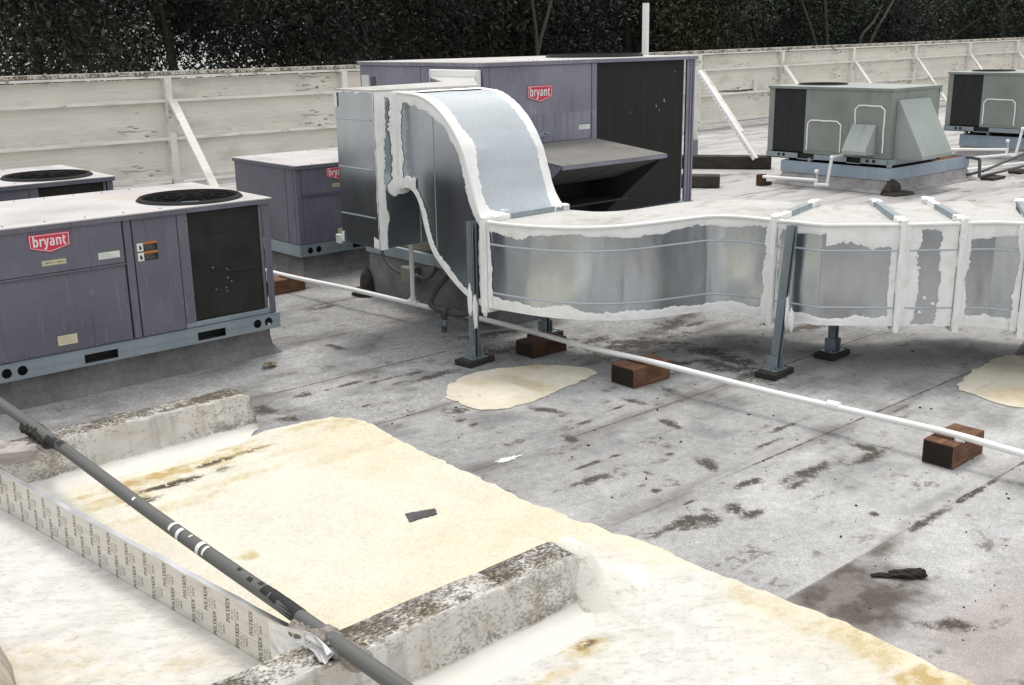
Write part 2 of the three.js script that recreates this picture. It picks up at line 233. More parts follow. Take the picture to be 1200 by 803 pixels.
function roofTex(W, H, X0, X1, Z0, Z1) {
  const mask = new Float32Array(W * H);
  for (const [cx, cz, rx, rz, a] of stains) {
    const c = Math.cos(a), s = Math.sin(a), R = Math.max(rx, rz) * 1.7;
    const i0 = Math.max(0, ((cx - R - X0) / (X1 - X0) * W) | 0), i1 = Math.min(W - 1, ((cx + R - X0) / (X1 - X0) * W) | 0);
    const j0 = Math.max(0, ((Z1 - cz - R) / (Z1 - Z0) * H) | 0), j1 = Math.min(H - 1, ((Z1 - cz + R) / (Z1 - Z0) * H) | 0);
    for (let j = j0; j <= j1; j++) for (let i = i0; i <= i1; i++) {
      const x = X0 + (i + 0.5) / W * (X1 - X0) - cx, z = Z1 - (j + 0.5) / H * (Z1 - Z0) - cz;
      const e = Math.hypot((x * c + z * s) / rx, (-x * s + z * c) / rz), n = fbm((x + cx) * 16, (z + cz) * 16, 5), n2 = fbm((x + cx) * 60 + 4, (z + cz) * 60, 3);
      const m = sst(1.02, 0.72, e * 0.62 + n * 1.1 - 0.1 + (LAT[(i * 131 + j * 7919) & 65535] - 0.5) * 0.42) * sst(0.22, 0.5, n2 + 0.15 * (1 - e)); const k = j * W + i; if (m > mask[k]) mask[k] = m;
    }
  }
  const r = rng(91);
  return tex(W, H, (u, v, o, i, j) => {
    const X = X0 + u * (X1 - X0), Z = Z1 - v * (Z1 - Z0);
    const big = fbm(X * 0.8, Z * 0.8, 4), mid = fbm(X * 4 + 9, Z * 4, 4), str = fbm(X * 2.2, Z * 14, 4), hi = fbm(X * 38, Z * 38, 3), grit = r();
    let k = 152 + (big - 0.5) * 34 + (mid - 0.5) * 26 + (grit - 0.5) * 66 + (hi - 0.5) * 34;
    const dirt = sst(0.44, 0.7, str * 0.22 + mid * 0.78 + (grit - 0.5) * 0.22) * sst(0.34, 0.6, big); k -= dirt * 42; k += 16 * sst(0.5, 0.75, fbm(X * 1.7 + 31, Z * 2.1, 5));
    const near = sst(-4.2, -1.9, Z); k += 24 * near;
    const fine = sst(0.64, 0.78, fbm(X * 6 + 2, Z * 12, 6) + (grit - 0.5) * 0.16) * sst(0.42, 0.62, hi) * 0.55;
    const speck = grit > 0.955 && hi > 0.5 ? 0.35 + 0.5 * big : 0;
    const sz = Math.abs(SEAMZ(Z)); const seam = sst(0.009, 0.002, sz + (vn(X * 30, 8) - 0.5) * 0.008) * sst(0.5, 0.72, vn(X * 1.7, Math.round((Z + 2.14) / 0.9135) * 7.3)) * 0.6;
    const seamDirt = sst(0.12, 0.0, sz) * sst(0.45, 0.75, fbm(X * 3, Z * 9, 5) + (grit - 0.5) * 0.2) * 0.35;
    const d = Math.max(mask[j * W + i] * 0.92, fine, speck, seam, seamDirt);
    let R = k, G = k, B = k;
    // brown worn corner of a sheet, and the beige silt below it
    const wob = (fbm(X * 9, Z * 9, 4) - 0.5);
    const br = sst(-2.15, -2.13, Z) * sst(-1.68, -1.86, Z + wob * 0.18) * sst(3.2, 3.3, X) * sst(3.98, 3.66, X + wob * 0.4 + (Z + 2.1) * 0.4) * (0.66 + 0.34 * sst(0.36, 0.6, fbm(X * 14 + 5, Z * 14, 5) + (grit - 0.5) * 0.2));
    const si = sst(-1.78, -1.5, Z + wob * 0.3) * 0.5;
    R = lerp(R, 166 + (grit - 0.5) * 40, si); G = lerp(G, 152 + (grit - 0.5) * 40, si); B = lerp(B, 146 + (grit - 0.5) * 40, si);
    R = lerp(R, 80 + (grit - 0.5) * 40, br * 0.95); G = lerp(G, 72 + (grit - 0.5) * 38, br * 0.95); B = lerp(B, 67 + (grit - 0.5) * 36, br * 0.95);
    const dd = 56 + (grit - 0.5) * 44; o[0] = lerp(R, dd + 12, d); o[1] = lerp(G, dd + 6, d); o[2] = lerp(B, dd, d);
  }, { repeat: false });
}
const NEAR = [2.7, 8.1, -4.88 - 0.0, -0.3], FAR = [-3, 10.2, -14.2, -4.3];
const matNear = std({ map: roofTex(2048, 2048, ...NEAR), roughness: 0.93, bumpMap: scaled(T.bump, 1, 1), bumpScale: 0.004 });
const matFar = std({ map: roofTex(2048, 2048, ...FAR), roughness: 0.93 });
matNear.bumpMap = null; matNear.bumpMap = matNear.map; matNear.bumpScale = 0.0025;
{
  const roof = new THREE.Group(); roof.name = 'roof'; roof.userData = { kind: 'structure', label: 'flat grey granulated roof laid in lapped strips' }; scene.add(roof);
  const sheet = (x0, x1, z0, z1, y0, y1, win, mat) => {               // z0 far, z1 near; a real lap at the near edge
    const U = (x) => (x - win[0]) / (win[1] - win[0]), W = (z) => (win[3] - z) / (win[3] - win[2]);
    const g = new THREE.BufferGeometry(), p = [], uv = [];
    const q = (a, b, c, d) => { for (const [x, y, z] of [a, b, c, a, c, d]) { p.push(x, y, z); uv.push(U(x), W(z)); } };
    q([x0, y1, z1], [x1, y1, z1], [x1, y0, z0], [x0, y0, z0]); q([x0, -0.01, z1], [x1, -0.01, z1], [x1, y1, z1], [x0, y1, z1]);
    g.setAttribute('position', new THREE.Float32BufferAttribute(p, 3)); g.setAttribute('uv', new THREE.Float32BufferAttribute(uv, 2)); g.computeVertexNormals();
    mesh('membrane_strip', g, mat, roof);
  };
  for (let k = 0; k + 1 < SEAMS.length; k++) {
    const z1 = SEAMS[k], z0 = SEAMS[k + 1], near = z0 > -4.9;
    if (near) { sheet(2.7, 8.1, z0, z1, -0.0015, 0, NEAR, matNear); sheet(-3, 2.7, z0, z1, -0.0015, 0, FAR, matFar); }
    else sheet(-3, 9.6, z0, z1, -0.0015, 0, FAR, matFar);
  }
  // pale coated deck beyond the ducts
  T.farDeck = tex(2048, 1024, (u, v, o, i, j) => {
    const X = u * 50, Z = v * 24; const big = fbm(X * 0.5, Z * 0.7, 5), s = fbm(X * 1.1, Z * 6, 5), st = sst(0.56, 0.72, fbm(X * 0.8 + 9, Z * 5, 5)), d2 = sst(0.62, 0.75, fbm(X * 3, Z * 9 + 3, 4));
    const k = 178 + (big - 0.5) * 40 + (s - 0.5) * 20 - st * 18 - d2 * 40 + (GR - 0.5) * 12; o[0] = k; o[1] = k - 2; o[2] = k - 3;
  }, { repeat: false });
  const mDeck = std({ map: T.farDeck, roughness: 0.85 });
  const pl = (x0, x1, z0, z1, y, name) => { const g = new THREE.PlaneGeometry(x1 - x0, z1 - z0); g.rotateX(-Math.PI / 2); g.translate((x0 + x1) / 2, y, (z0 + z1) / 2); const p = g.attributes.position, uv = g.attributes.uv; for (let i = 0; i < p.count; i++) uv.setXY(i, (p.getX(i) + 3) / 64, (p.getZ(i) + 18) / 24); mesh(name, g, mDeck, roof, 'pale coated roof surface beyond the ducts'); };
  pl(9.6, 60, -14.015, 4, -0.004, 'coated_deck'); pl(-3, 60, -17.2, -14.015, -0.004, 'coated_deck'); pl(8.1, 9.6, -4.88, 4, -0.004, 'coated_deck');
  mesh('deck_slab', bx(-6, 61, -0.6, -0.02, -17.6, 6), M.felt, roof);
}
struct('ground', (() => { const g = new THREE.PlaneGeometry(1400, 1400); g.rotateX(-Math.PI / 2); g.translate(100, -4.6, -100); return g; })(), std({ color: rgb(0.42, 0.42, 0.4), roughness: 1 }), 'ground far below around the building');

// cream coating over the near part of the roof
const CREAM = [[-1.2, -5.16], [1.6, -5.16], [2.5, -5.17], [2.72, -5.22], [2.95, -5.2], [3.12, -5.16], [3.19, -5.06], [3.22, -4.9], [3.18, -4.5], [3.16, -4.1], [3.15, -3.7], [3.16, -3.3], [3.2, -2.95], [3.23, -2.7], [3.23, -2.4], [3.25, -2.15], [3.26, -1.85], [3.24, -1.6], [3.24, -1.36], [3.22, -1.0], [3.22, -0.2], [-1.2, -0.2]];
{
  const X0 = -0.4, X1 = 3.4, Z0 = -5.3, Z1 = -1.0, r = rng(5);
  const t = tex(2048, 2048, (u, v, o) => {
    const X = X0 + u * (X1 - X0), Z = Z1 - v * (Z1 - Z0), grit = r();
    const big = fbm(X * 1.3 + 3, Z * 1.3, 4), mid = fbm(X * 6, Z * 6, 4), fine = fbm(X * 50, Z * 50, 3), br = fbm(X * 4 + Z * 5, (Z - X * 0.6) * 26, 4);
    // new white coat: left of the foil board and in front of the near ridge
    const wob = (fbm(X * 3, Z * 3 + 8, 4) - 0.5), wh = Math.max(sst(1.62, 1.5, X + wob * 0.08), sst(-2.72, -2.5, Z + wob * 0.2) * sst(3.25, 2.9, X + wob * 0.5 + 0.25 * (Z + 2)), 0.75 * sst(-3.1, -2.9, Z + wob * 0.2) * sst(2.55, 2.75, X) * sst(3.2, 3.05, X + wob * 0.2));
    const yel = sst(0.42, 0.68, big) * 0.6;
    let R = 214 + (mid - 0.5) * 18 + (fine - 0.5) * 14 + (grit - 0.5) * 10, G = R - 3.5 - yel * 7, B = R - 17 - yel * 20;
    const scr = sst(0.62, 0.7, fbm(X * 26 + Z * 30, (Z - X * 0.8) * 60, 4)), wv = fbm(X * 18, Z * 18, 5); const w = 206 + (br - 0.5) * 22 + (mid - 0.5) * 16 + (wv - 0.5) * 22 + (grit - 0.5) * 12 - scr * 14; R = lerp(R, w, wh); G = lerp(G, w - 2, wh); B = lerp(B, w - 6 - yel * 5, wh);
    let st = 0, dk = 0; const q = (x, z, a, b, e) => sst(1.15, 0.2, Math.hypot((X - x) / a, (Z - z) / b) + (fbm(X * 10 + x, Z * 22, 5) - 0.5) * 1.5) * e;
    st = Math.max(q(2.0, -5.0, 0.5, 0.09, 1), q(2.35, -5.02, 0.3, 0.1, 0.9), q(1.75, -4.86, 0.25, 0.08, 0.8), q(2.5, -5.1, 0.2, 0.08, 0.7), q(2.45, -2.42, 0.1, 0.05, 1.0), q(2.2, -2.36, 0.14, 0.04, 0.8), q(3.12, -1.46, 0.16, 0.2, 0.95), q(3.18, -1.75, 0.12, 0.25, 0.55), q(2.9, -1.3, 0.2, 0.12, 0.5), q(3.16, -2.2, 0.08, 0.2, 0.35), q(2.95, -5.12, 0.25, 0.06, 0.5), q(1.9, -4.6, 0.35, 0.06, 0.45), q(2.7, -4.85, 0.3, 0.05, 0.35), q(3.12, -5.02, 0.14, 0.12, 0.5), q(2.28, -4.7, 0.3, 0.05, 0.4), q(1.9, -3.9, 0.05, 0.05, 0.7), q(2.9, -4.6, 0.4, 0.06, 0.25), q(0.85, -3.6, 0.35, 0.3, 0.35), q(1.35, -3.3, 0.2, 0.12, 0.3));
    dk = Math.max(q(2.02, -4.86, 0.28, 0.04, 1), q(1.82, -4.76, 0.1, 0.035, 1), q(2.3, -4.98, 0.16, 0.035, 0.9), q(2.5, -5.0, 0.12, 0.03, 0.6), q(2.46, -2.43, 0.05, 0.03, 0.8)) * sst(0.35, 0.6, fine + 0.1);
    const lt = sst(0.45, 0.62, fbm(X * 26, Z * 26, 4)); st *= 0.45 + 0.55 * lt;
    R = lerp(R, 172, st * 0.85); G = lerp(G, 146, st * 0.85); B = lerp(B, 96, st * 0.9); R = lerp(R, 66, dk); G = lerp(G, 56, dk); B = lerp(B, 40, dk);
    if (grit > 0.9992) { R *= 0.5; G *= 0.46; B *= 0.4; } const pit = sst(0.5, 0.8, vn(X * 150, Z * 150)) * 0.05 * (1 - wh); R *= 1 - pit; G *= 1 - pit; B *= 1 - pit * 1.2;
    o[0] = R; o[1] = G; o[2] = B;
  }, { repeat: false });
  const rr = rng(8), pts = [], s0 = CREAM.map(([x, z]) => V3(x, 0, z));
  for (const p of resample(s0, 0.035, false)) { const edge = p.x > 2.6 || p.z < -5.1 ? 1 : 0; pts.push([p.x + edge * ((fbm(p.z * 11, 3, 5) - 0.5) * 0.045 + (rr() - 0.5) * 0.012), p.z + edge * (rr() - 0.5) * 0.012]); }
  const g = flat(pts, 0.001, 0.003), P = g.attributes.position, uv = g.attributes.uv;
  for (let i = 0; i < P.count; i++) uv.setXY(i, (P.getX(i) - X0) / (X1 - X0), (Z1 - P.getZ(i)) / (Z1 - Z0));
  const m = std({ map: t, roughness: 0.8, bumpMap: t, bumpScale: 0.003 });
  struct('roof_coating', g, m, 'cream and white elastomeric coating brushed over the near part of the roof');
}
function patch(pts, seed, label) {
  const c = resample([...pts, pts[0]].map(([x, z]) => V3(x, 0, z)), 0.03), out = c.slice(0, -1).map((p, i) => [p.x + (fbm(i * 0.4, seed, 3) - 0.5) * 0.05, p.z + (fbm(i * 0.4, seed + 9, 3) - 0.5) * 0.05]);
  const g = flat(out, 0.0015, 0.003); single('coating_patch', g, M.cream, label, 'coating patch');
}
M.cream = std({ map: scaled(tex(1024, 1024, (u, v, o, i, j) => { const b = fbm(u * 6, v * 6, 5), f = fbm(u * 40, v * 40, 3), e = sst(0.52, 0.72, fbm(u * 3 + 4, v * 3, 4)); const k = (b - 0.5) * 30 + (f - 0.5) * 18; o[0] = 208 + k - e * 14; o[1] = 201 + k - e * 20; o[2] = 184 + k - e * 30; }), 0.7, 0.7), roughness: 0.85, bumpMap: T.bump, bumpScale: 0.003 });
patch([[3.82, -5.0], [4.0, -5.16], [4.3, -5.24], [4.62, -5.12], [4.86, -4.86], [4.84, -4.7], [4.45, -4.62], [4.0, -4.56], [3.83, -4.68]], 4, 'rounded cream patch of coating on the grey roof under the curved duct');
patch([[6.18, -2.95], [6.6, -3.05], [7.2, -3.0], [7.3, -2.4], [6.5, -2.3], [6.1, -2.5]], 14, 'cream patch of coating on the grey roof at the right edge beside the white pipe');

// ------------------------------------------------------------------ trees behind the fence
{
  const r = rng(31);
  const leafGeo = (() => { const p = [], n = [], q = rng(3); for (let i = 0; i < 110; i++) { const c = V3(q() - 0.5, q() - 0.5, q() - 0.5).normalize().multiplyScalar(0.5 * Math.cbrt(q())); const a = V3(q() - 0.5, q() - 0.5, q() - 0.5).normalize(), b = new THREE.Vector3().crossVectors(a, V3(q() - 0.5, q() - 0.5, q() - 0.5)).normalize(); const L = 0.028 + 0.03 * q(), w = 0.011 + 0.012 * q(); const A = c.clone().addScaledVector(a, -L), B = c.clone().addScaledVector(b, w), C = c.clone().addScaledVector(a, L), D = c.clone().addScaledVector(b, -w); for (const t of [A, B, C, A, C, D]) p.push(t.x, t.y, t.z); const nn = new THREE.Vector3().crossVectors(b, a).normalize(); for (let k = 0; k < 6; k++) n.push(nn.x, nn.y, nn.z); } const g = new THREE.BufferGeometry(); g.setAttribute('position', new THREE.Float32BufferAttribute(p, 3)); g.setAttribute('normal', new THREE.Float32BufferAttribute(n, 3)); return g; })();
  const leaf = std({ color: 0xffffff, roughness: 0.6, side: 2 }), bark = std({ map: scaled(T.dark, 1, 1), color: rgb(0.75, 0.72, 0.66), roughness: 1 }), pale = std({ map: scaled(T.felt, 1, 1), color: rgb(0.36, 0.36, 0.3), roughness: 1 });
  const crown = (n, cx, cy, cz, rx, ry, rz, col, hole) => {
    const m = new THREE.InstancedMesh(leafGeo, leaf, n), mat = new THREE.Matrix4(), q = new THREE.Quaternion(), e = new THREE.Euler(), c = new THREE.Color();
    for (let i = 0; i < n; i++) {
      let x, y, z, t = 0; do { x = r() * 2 - 1; y = r() * 2 - 1; z = r() * 2 - 1; t++; } while (x * x + y * y + z * z > 1 || (hole && t < 40 && hole(cx + x * rx, cy + y * ry, cz + z * rz)));
      e.set(r() * 6, r() * 6, r() * 6); q.setFromEuler(e); const s = 0.8 + r() * 1.1; mat.compose(V3(x * rx, y * ry, z * rz), q, V3(s, s, s)); m.setMatrixAt(i, mat);
      const k = (0.5 + 0.8 * r() * r()) * (0.25 + 1.6 * sst(0.3, 0.75, fbm((cx + x * rx) * 0.8, (cy + y * ry) * 1.1 + cz, 3))); c.setRGB(col[0] * k, col[1] * k * (0.9 + 0.2 * r()), col[2] * k); m.setColorAt(i, c);
    }
    return m;
  };
  // x, z, crown centre y, radius, half height, trunk lean, pale trunk
  const L = [[7.2, -22.5, 3.4, 2.5, 2.78, 0.5, 0], [10.3, -24.5, 3.4, 2.7, 2.72, -0.4, 0], [12.2, -21.6, 3.4, 2.1, 2.78, 0.6, 0], [14.4, -24.8, 3.4, 2.6, 2.86, -0.6, 0], [16.5, -22, 3.4, 2.1, 2.8, 0.3, 0], [19.2, -24.2, 3.1, 2.9, 2.78, 0.2, 0], [20.4, -22.4, 3.1, 2.2, 2.86, 0.3, 1], [24.2, -24.6, 3.1, 2.8, 2.78, -0.5, 0], [26.8, -22.2, 3.1, 2.4, 2.82, 0.3, 0],
    [29.4, -24.5, 3.1, 2.9, 2.86, -0.3, 0], [25.0, -20.4, 3.1, 1.15, 2.78, 0.2, 0], [33.4, -25.6, 3.1, 3, 2.86, -0.6, 0], [32.6, -22.6, 3.1, 2.4, 2.74, -0.3, 1], [40.8, -24.6, 3.1, 3, 2.82, 0.4, 0], [36.6, -22.7, 3.1, 2.6, 2.74, 0.3, 1], [47.8, -25, 3.1, 3.1, 2.82, -0.7, 0], [51.5, -23.5, 3.1, 2.9, 2.8, 0.4, 0], [56, -26, 3.1, 3.3, 2.7, 0.4, 0]];
  const STEM = { 6: [[[18.5, -4.6, -20.2], [18.44, 0, -20], [18.47, 1.8, -20], [18.3, 3.0, -20], [18.1, 4.8, -20.3]], [[18.47, 1.0, -20], [18.5, 1.8, -20], [18.95, 3.0, -20], [19.5, 4.6, -20.3]]], 12: [[[31.0, -4.6, -20], [30.6, 1, -20], [30.2, 1.93, -20], [29.4, 3.05, -20], [28.9, 4.5, -20.2]], [[31.1, -4.6, -20], [30.95, 1.2, -20], [30.9, 1.9, -20], [30.66, 3.0, -20], [30.6, 4.6, -20.2]]], 14: [[[33.2, -4.6, -20], [33.2, 1, -20], [33.5, 1.9, -20], [34.65, 3.1, -20], [36, 4.6, -20.2]], [[33.2, 1, -20], [32.8, 1.9, -20], [33.6, 2.5, -20], [34, 3, -20]]] };
  const words = ['dark leafy tree at the far left behind the white fence', 'tall dark tree second from the left behind the fence', 'slim dark tree behind the fence left of its first post', 'dense dark tree above the first slanted fence brace', 'dark tree right of the first fence post with sky gaps beside it', 'broad dark tree left of the large purple unit', 'dark tree with a thin pale forked trunk above the left of the large unit', 'broad dark tree above the middle of the large unit', 'dark tree above the right half of the large purple unit', 'wide dark tree just left of the white vent pipe', 'olive green lighter tree right of the white vent pipe', 'broad dark tree above the fence left of the nearer green unit',
    'dark tree with thin pale bent trunk above the nearer green unit', 'broad dark tree between the two pale slender trunks', 'dark tree with pale leaning stems above the right end of the nearer green unit', 'dark tree above the gap between the two green units', 'dark tree above the farther green unit', 'dark tree at the far right behind the white fence'];
  L.forEach(([x, z, cy, rr, ry, ln, p], i) => {
    const t = thing('tree', words[i], 'tree', [x, -4.6, z], 'trees behind the white fence');
    const tz = z + (i % 2 ? rr * 0.85 : 0), base = V3(x, -4.6, tz), top = V3(x + ln * 1.6, cy + ry * 0.55, z), mid = V3(x + ln * 0.3, 0.6, tz + 0.1), w = [];
    const tr = new THREE.CatmullRomCurve3([base, V3(x - ln * 0.2, -2, tz), mid, V3(x + ln, 3.2, tz), top]);
    const seg = 14; for (let k = 0; k < seg; k++) { const a = tr.getPoint(k / seg), b = tr.getPoint((k + 1) / seg); w.push(rod(a, b, 0.2 * (1 - 0.8 * k / seg), 0.2 * (1 - 0.8 * (k + 1) / seg), 8)); }
    for (let k = 0; k < 6; k++) { const a = tr.getPoint(0.5 + 0.07 * k), an = r() * 6.28, l = 1 + r() * 1.1; const b = V3(a.x + Math.cos(an) * l, a.y + 0.8 + r() * 1.2, a.z + Math.sin(an) * l * 0.8); w.push(rod(a, b, 0.06, 0.02, 6)); }
    for (const st of STEM[i] || []) { const cv = new THREE.CatmullRomCurve3(st.map(([a, b, c]) => V3(a, b, c))); for (let k = 0; k < 12; k++) w.push(rod(cv.getPoint(k / 12), cv.getPoint((k + 1) / 12), 0.055 - 0.002 * k, 0.053 - 0.002 * k, 7)); }
    mesh('trunk', w, p ? pale : bark, t);
    const olive = i === 10, col = olive ? [0.05, 0.052, 0.017] : [0.015 + 0.006 * r(), 0.025 + 0.008 * r(), 0.0145];
    const left = x < 19, hole = left ? (X, Y) => (Y < 2.5 && fbm(X * 0.95 + 3, Y * 0.8 + 7, 2) > 0.61 && r() < 0.99) || (Y < 1.4 && r() < 0.9) : null;
    const n = Math.round(130 * rr * (left ? 1.15 : 1)), c = crown(n, x + ln * 0.5, cy, z, rr * 1.12, ry, rr, col, hole);
    c.position.set(ln * 0.5, cy + 4.6, 0); c.name = 'crown'; c.userData.kind = 'stuff'; c.castShadow = c.receiveShadow = true; t.add(c);
  });
  const wood = crown(5200, 46, 2.4, -33, 27, 4.6, 4.5, [0.014, 0.02, 0.012], (X, Y) => X < 20);
  wood.position.set(46, 2.4, -33); wood.name = 'woodland'; wood.userData = { kind: 'stuff', label: 'dark mass of woodland closing the view behind the nearer trees' }; scene.add(wood);
  const wood2 = crown(2600, -22, 3.0, -6, 4, 6.5, 30, [0.04, 0.055, 0.03], null); wood2.position.set(-22, 3, -6); wood2.name = 'woodland_001'; wood2.userData = { kind: 'stuff', label: 'dark belt of woodland on the other side of the roof' }; scene.add(wood2);
}

// ------------------------------------------------------------------ white timber fence along the roof edge
{
  const Z = -16.3, tilt = (x) => 0.0072 * Math.max(0, x - 10), f = thing('fence', 'long weathered white timber fence of wide boards along the roof edge', 'fence', [20, 0, Z]);
  const r = rng(12), P0 = 0.95, S = 3.17;
  const uvOff = (g) => { const uv = g.attributes.uv, a = r() * 7, b = r() * 7; for (let i = 0; i < uv.count; i++) uv.setXY(i, uv.getX(i) + a, uv.getY(i) + b); return g; };
  const shiftUV = (g, x0) => { const uv = g.attributes.uv, b = r() * 7; for (let i = 0; i < uv.count; i++) uv.setXY(i, uv.getX(i) - x0 + 0.03, uv.getY(i) + b); return g; };
  const board = (x0, x1, y0, y1, lean) => { const t = tilt((x0 + x1) / 2), g = bx(x0, x1, y0, y1, Z - 0.012, Z + 0.012), p = g.attributes.position; for (let i = 0; i < p.count; i++) { const y = p.getY(i); p.setZ(i, p.getZ(i) + lean * (y1 - y) / (y1 - y0) + 0.006 * Math.sin(x0 * 3 + y * 9)); p.setY(i, y + tilt(p.getX(i))); } return shiftUV(g, x0); };
  const tilted = (g) => { const p = g.attributes.position; for (let i = 0; i < p.count; i++) p.setY(i, p.getY(i) + tilt(p.getX(i))); return uvOff(g); };
  for (let k = 0; k < 13; k++) {
    const x0 = P0 + k * S, x1 = x0 + S;
    for (const [a, b] of [[0.09, 0.66], [0.71, 1.24], [1.275, 1.585]]) mesh('board', board(x0 + 0.004, x1 - 0.004, a + 0.01 * r(), b, 0.02 + 0.02 * r()), M.board ??= std({ map: scaled(T.wood, 0.3, 0.5), color: rgb(0.9, 0.89, 0.85), roughness: 0.9, bumpMap: scaled(T.wood, 0.3, 0.5), bumpScale: 0.004 }), f);  // boards coloured darker than the rails to paint in their shadow
    for (const [y, h] of [[0.05, 0.07], [0.665, 0.045], [1.24, 0.04]]) mesh('rail', tilted(bx(x0 + 0.05, x1 - 0.05, y, y + h, Z + 0.014, Z + 0.1, 0.006)), M.wood, f);
    mesh('cap_board', tilted(bx(x0 + 0.002, x1 - 0.002, 1.6, 1.635, Z - 0.08, Z + 0.12)), M.wood, f);
    mesh('cap_top', (() => { const g = tilted(bx(x0, x1, 1.637, 1.70, Z - 0.09, Z + 0.09, 0.02)); return g; })(), M.moss, f, 'cap of the fence, speckled with dark moss');
  }
  { const sp = new THREE.Shape([[20.55, 0.84], [20.9, 0.83], [21.5, 0.8], [22.05, 0.815], [22.1, 0.845], [21.5, 0.83], [21.0, 0.85]].map(([a, b]) => new THREE.Vector2(a, b))); const g = new THREE.ExtrudeGeometry(sp, { depth: 0.004, bevelEnabled: false }); g.translate(0, 0, Z + 0.05); mesh('board_split', g, M.gap, f, 'dark split in a board'); mesh('splinter', [bx(22.05, 22.1, 0.8, 1.06, Z + 0.04, Z + 0.1), bar(V3(20.5, 0.79, Z + 0.075), V3(22.05, 0.775, Z + 0.06), 0.03, 0.04)], M.wood, f, 'loose broken piece of board'); }
  for (let k = 0; k <= 13; k++) {
    const x = P0 + k * S, w = 0.055;
    mesh('post', tilted(bx(x - w, x + w, 0, 1.6, Z + 0.016, Z + 0.125, 0.006)), M.wood, f);
    if (k !== 0 && k !== 3 && k !== 13) mesh('brace', uvOff(bar(V3(x + 0.03, 1.27 + tilt(x), Z + 0.13), V3(x + 0.03, 0.02, Z + 1.32), 0.13, 0.045, V3(0, 1, 0), 0.004)), M.wood, f);
    mesh('foot_block', bx(x - 0.07, x + 0.07, 0, 0.09, Z + 0.13, Z + 0.2, 0.005), M.wood, f);
  }
}

// ------------------------------------------------------------------ purple rooftop units
const font = await new FontLoader().loadAsync('fonts/droid/droid_sans_bold.typeface.json');
function badge(parent, cx, cy, z, w) {                                // red plate with a pointed foot, white rim line, white lettering; faces +z
  const h = w * 0.46, s = (k, d) => { const q = new THREE.Shape(), a = w / 2 * 1 - d, b = h / 2 - d; q.moveTo(-a, b); q.lineTo(a, b); q.lineTo(a * 0.985, -b * 0.45); q.lineTo(0, -b * 1.05); q.lineTo(-a * 0.985, -b * 0.45); q.closePath(); return q; };
  const ex = (sh, z0, d) => { const g = new THREE.ExtrudeGeometry(sh, { depth: d, bevelEnabled: false, curveSegments: 4 }); g.translate(cx, cy, z0); return g; };
  const p = mesh('badge', ex(s(1, 0), z, 0.006), M.red, parent, 'red plate with white lettering');
  const rim = s(1, w * 0.022); rim.holes.push(s(1, w * 0.036)); mesh('badge_rim', ex(rim, z + 0.0062, 0.001), M.letter, p);
  const t = new TextGeometry('bryant', { font, size: w * 0.225, depth: 0.0012, curveSegments: 4, bevelEnabled: false }); t.computeBoundingBox(); const b = t.boundingBox;
  t.translate(-(b.min.x + b.max.x) / 2, 0, 0); t.scale(w * 0.8 / (b.max.x - b.min.x), 1.12, 1); t.translate(cx, cy - w * 0.075, z + 0.0062); mesh('badge_lettering', t, M.letter, p);
}
function sticker(parent, x0, x1, y0, y1, z, mat, label) { return mesh('label_sticker', bx(x0, x1, y0, y1, z, z + 0.0012), mat, parent, label); }
const canvasMat = (w, h, draw) => { const c = document.createElement('canvas'); c.width = w; c.height = h; draw(c.getContext('2d'), w, h); const t = new THREE.CanvasTexture(c); t.colorSpace = THREE.SRGBColorSpace; return std({ map: t, roughness: 0.5 }); };
M.tanPrint = canvasMat(256, 64, (g, w, h) => { g.fillStyle = '#cfc8a8'; g.fillRect(0, 0, w, h); g.strokeStyle = '#6a6650'; g.lineWidth = 4; g.strokeRect(5, 5, w - 10, h - 10); g.fillStyle = '#4c4a3c'; for (let i = 0; i < 14; i++) g.fillRect(20 + i * 16, 22, 4 + (i * 7) % 8, 20); });
M.palePrint = canvasMat(256, 96, (g, w, h) => { g.fillStyle = '#dfe4dc'; g.fillRect(0, 0, w, h); g.fillStyle = '#5c7264'; g.fillRect(0, 0, w, 16); g.fillStyle = '#a9b2a8'; for (let i = 0; i < 4; i++) g.fillRect(16, 30 + i * 15, 120 + (i * 53) % 90, 5); });
M.warnPrint = canvasMat(256, 128, (g, w, h) => { g.fillStyle = '#16161a'; g.fillRect(0, 0, w, h); g.fillStyle = '#c8732c'; g.fillRect(80, 0, 176, 30); g.fillStyle = '#e6e2dc'; g.fillRect(0, 6, 78, 122); g.fillStyle = '#1a1a1c'; g.beginPath(); g.arc(38, 58, 13, 0, 7); g.fill(); g.fillRect(28, 70, 30, 34); g.fillStyle = '#8a8680'; for (let i = 0; i < 5; i++) g.fillRect(90, 42 + i * 16, 90 + (i * 37) % 60, 4); });
M.tanBig = canvasMat(160, 96, (g, w, h) => { g.fillStyle = '#d4cdb0'; g.fillRect(0, 0, w, h); g.fillStyle = '#a8a186'; for (let i = 0; i < 5; i++) g.fillRect(14, 14 + i * 15, 80 + (i * 31) % 50, 4); });
function boxUV01(m) { const g = m.geometry, p = g.attributes.position, uv = g.attributes.uv; g.computeBoundingBox(); const b = g.boundingBox; const ax = (b.max.x - b.min.x) > (b.max.z - b.min.z); for (let i = 0; i < p.count; i++) uv.setXY(i, ax ? (p.getX(i) - b.min.x) / (b.max.x - b.min.x) : (p.getZ(i) - b.min.z) / (b.max.z - b.min.z), (p.getY(i) - b.min.y) / (b.max.y - b.min.y)); return m; }

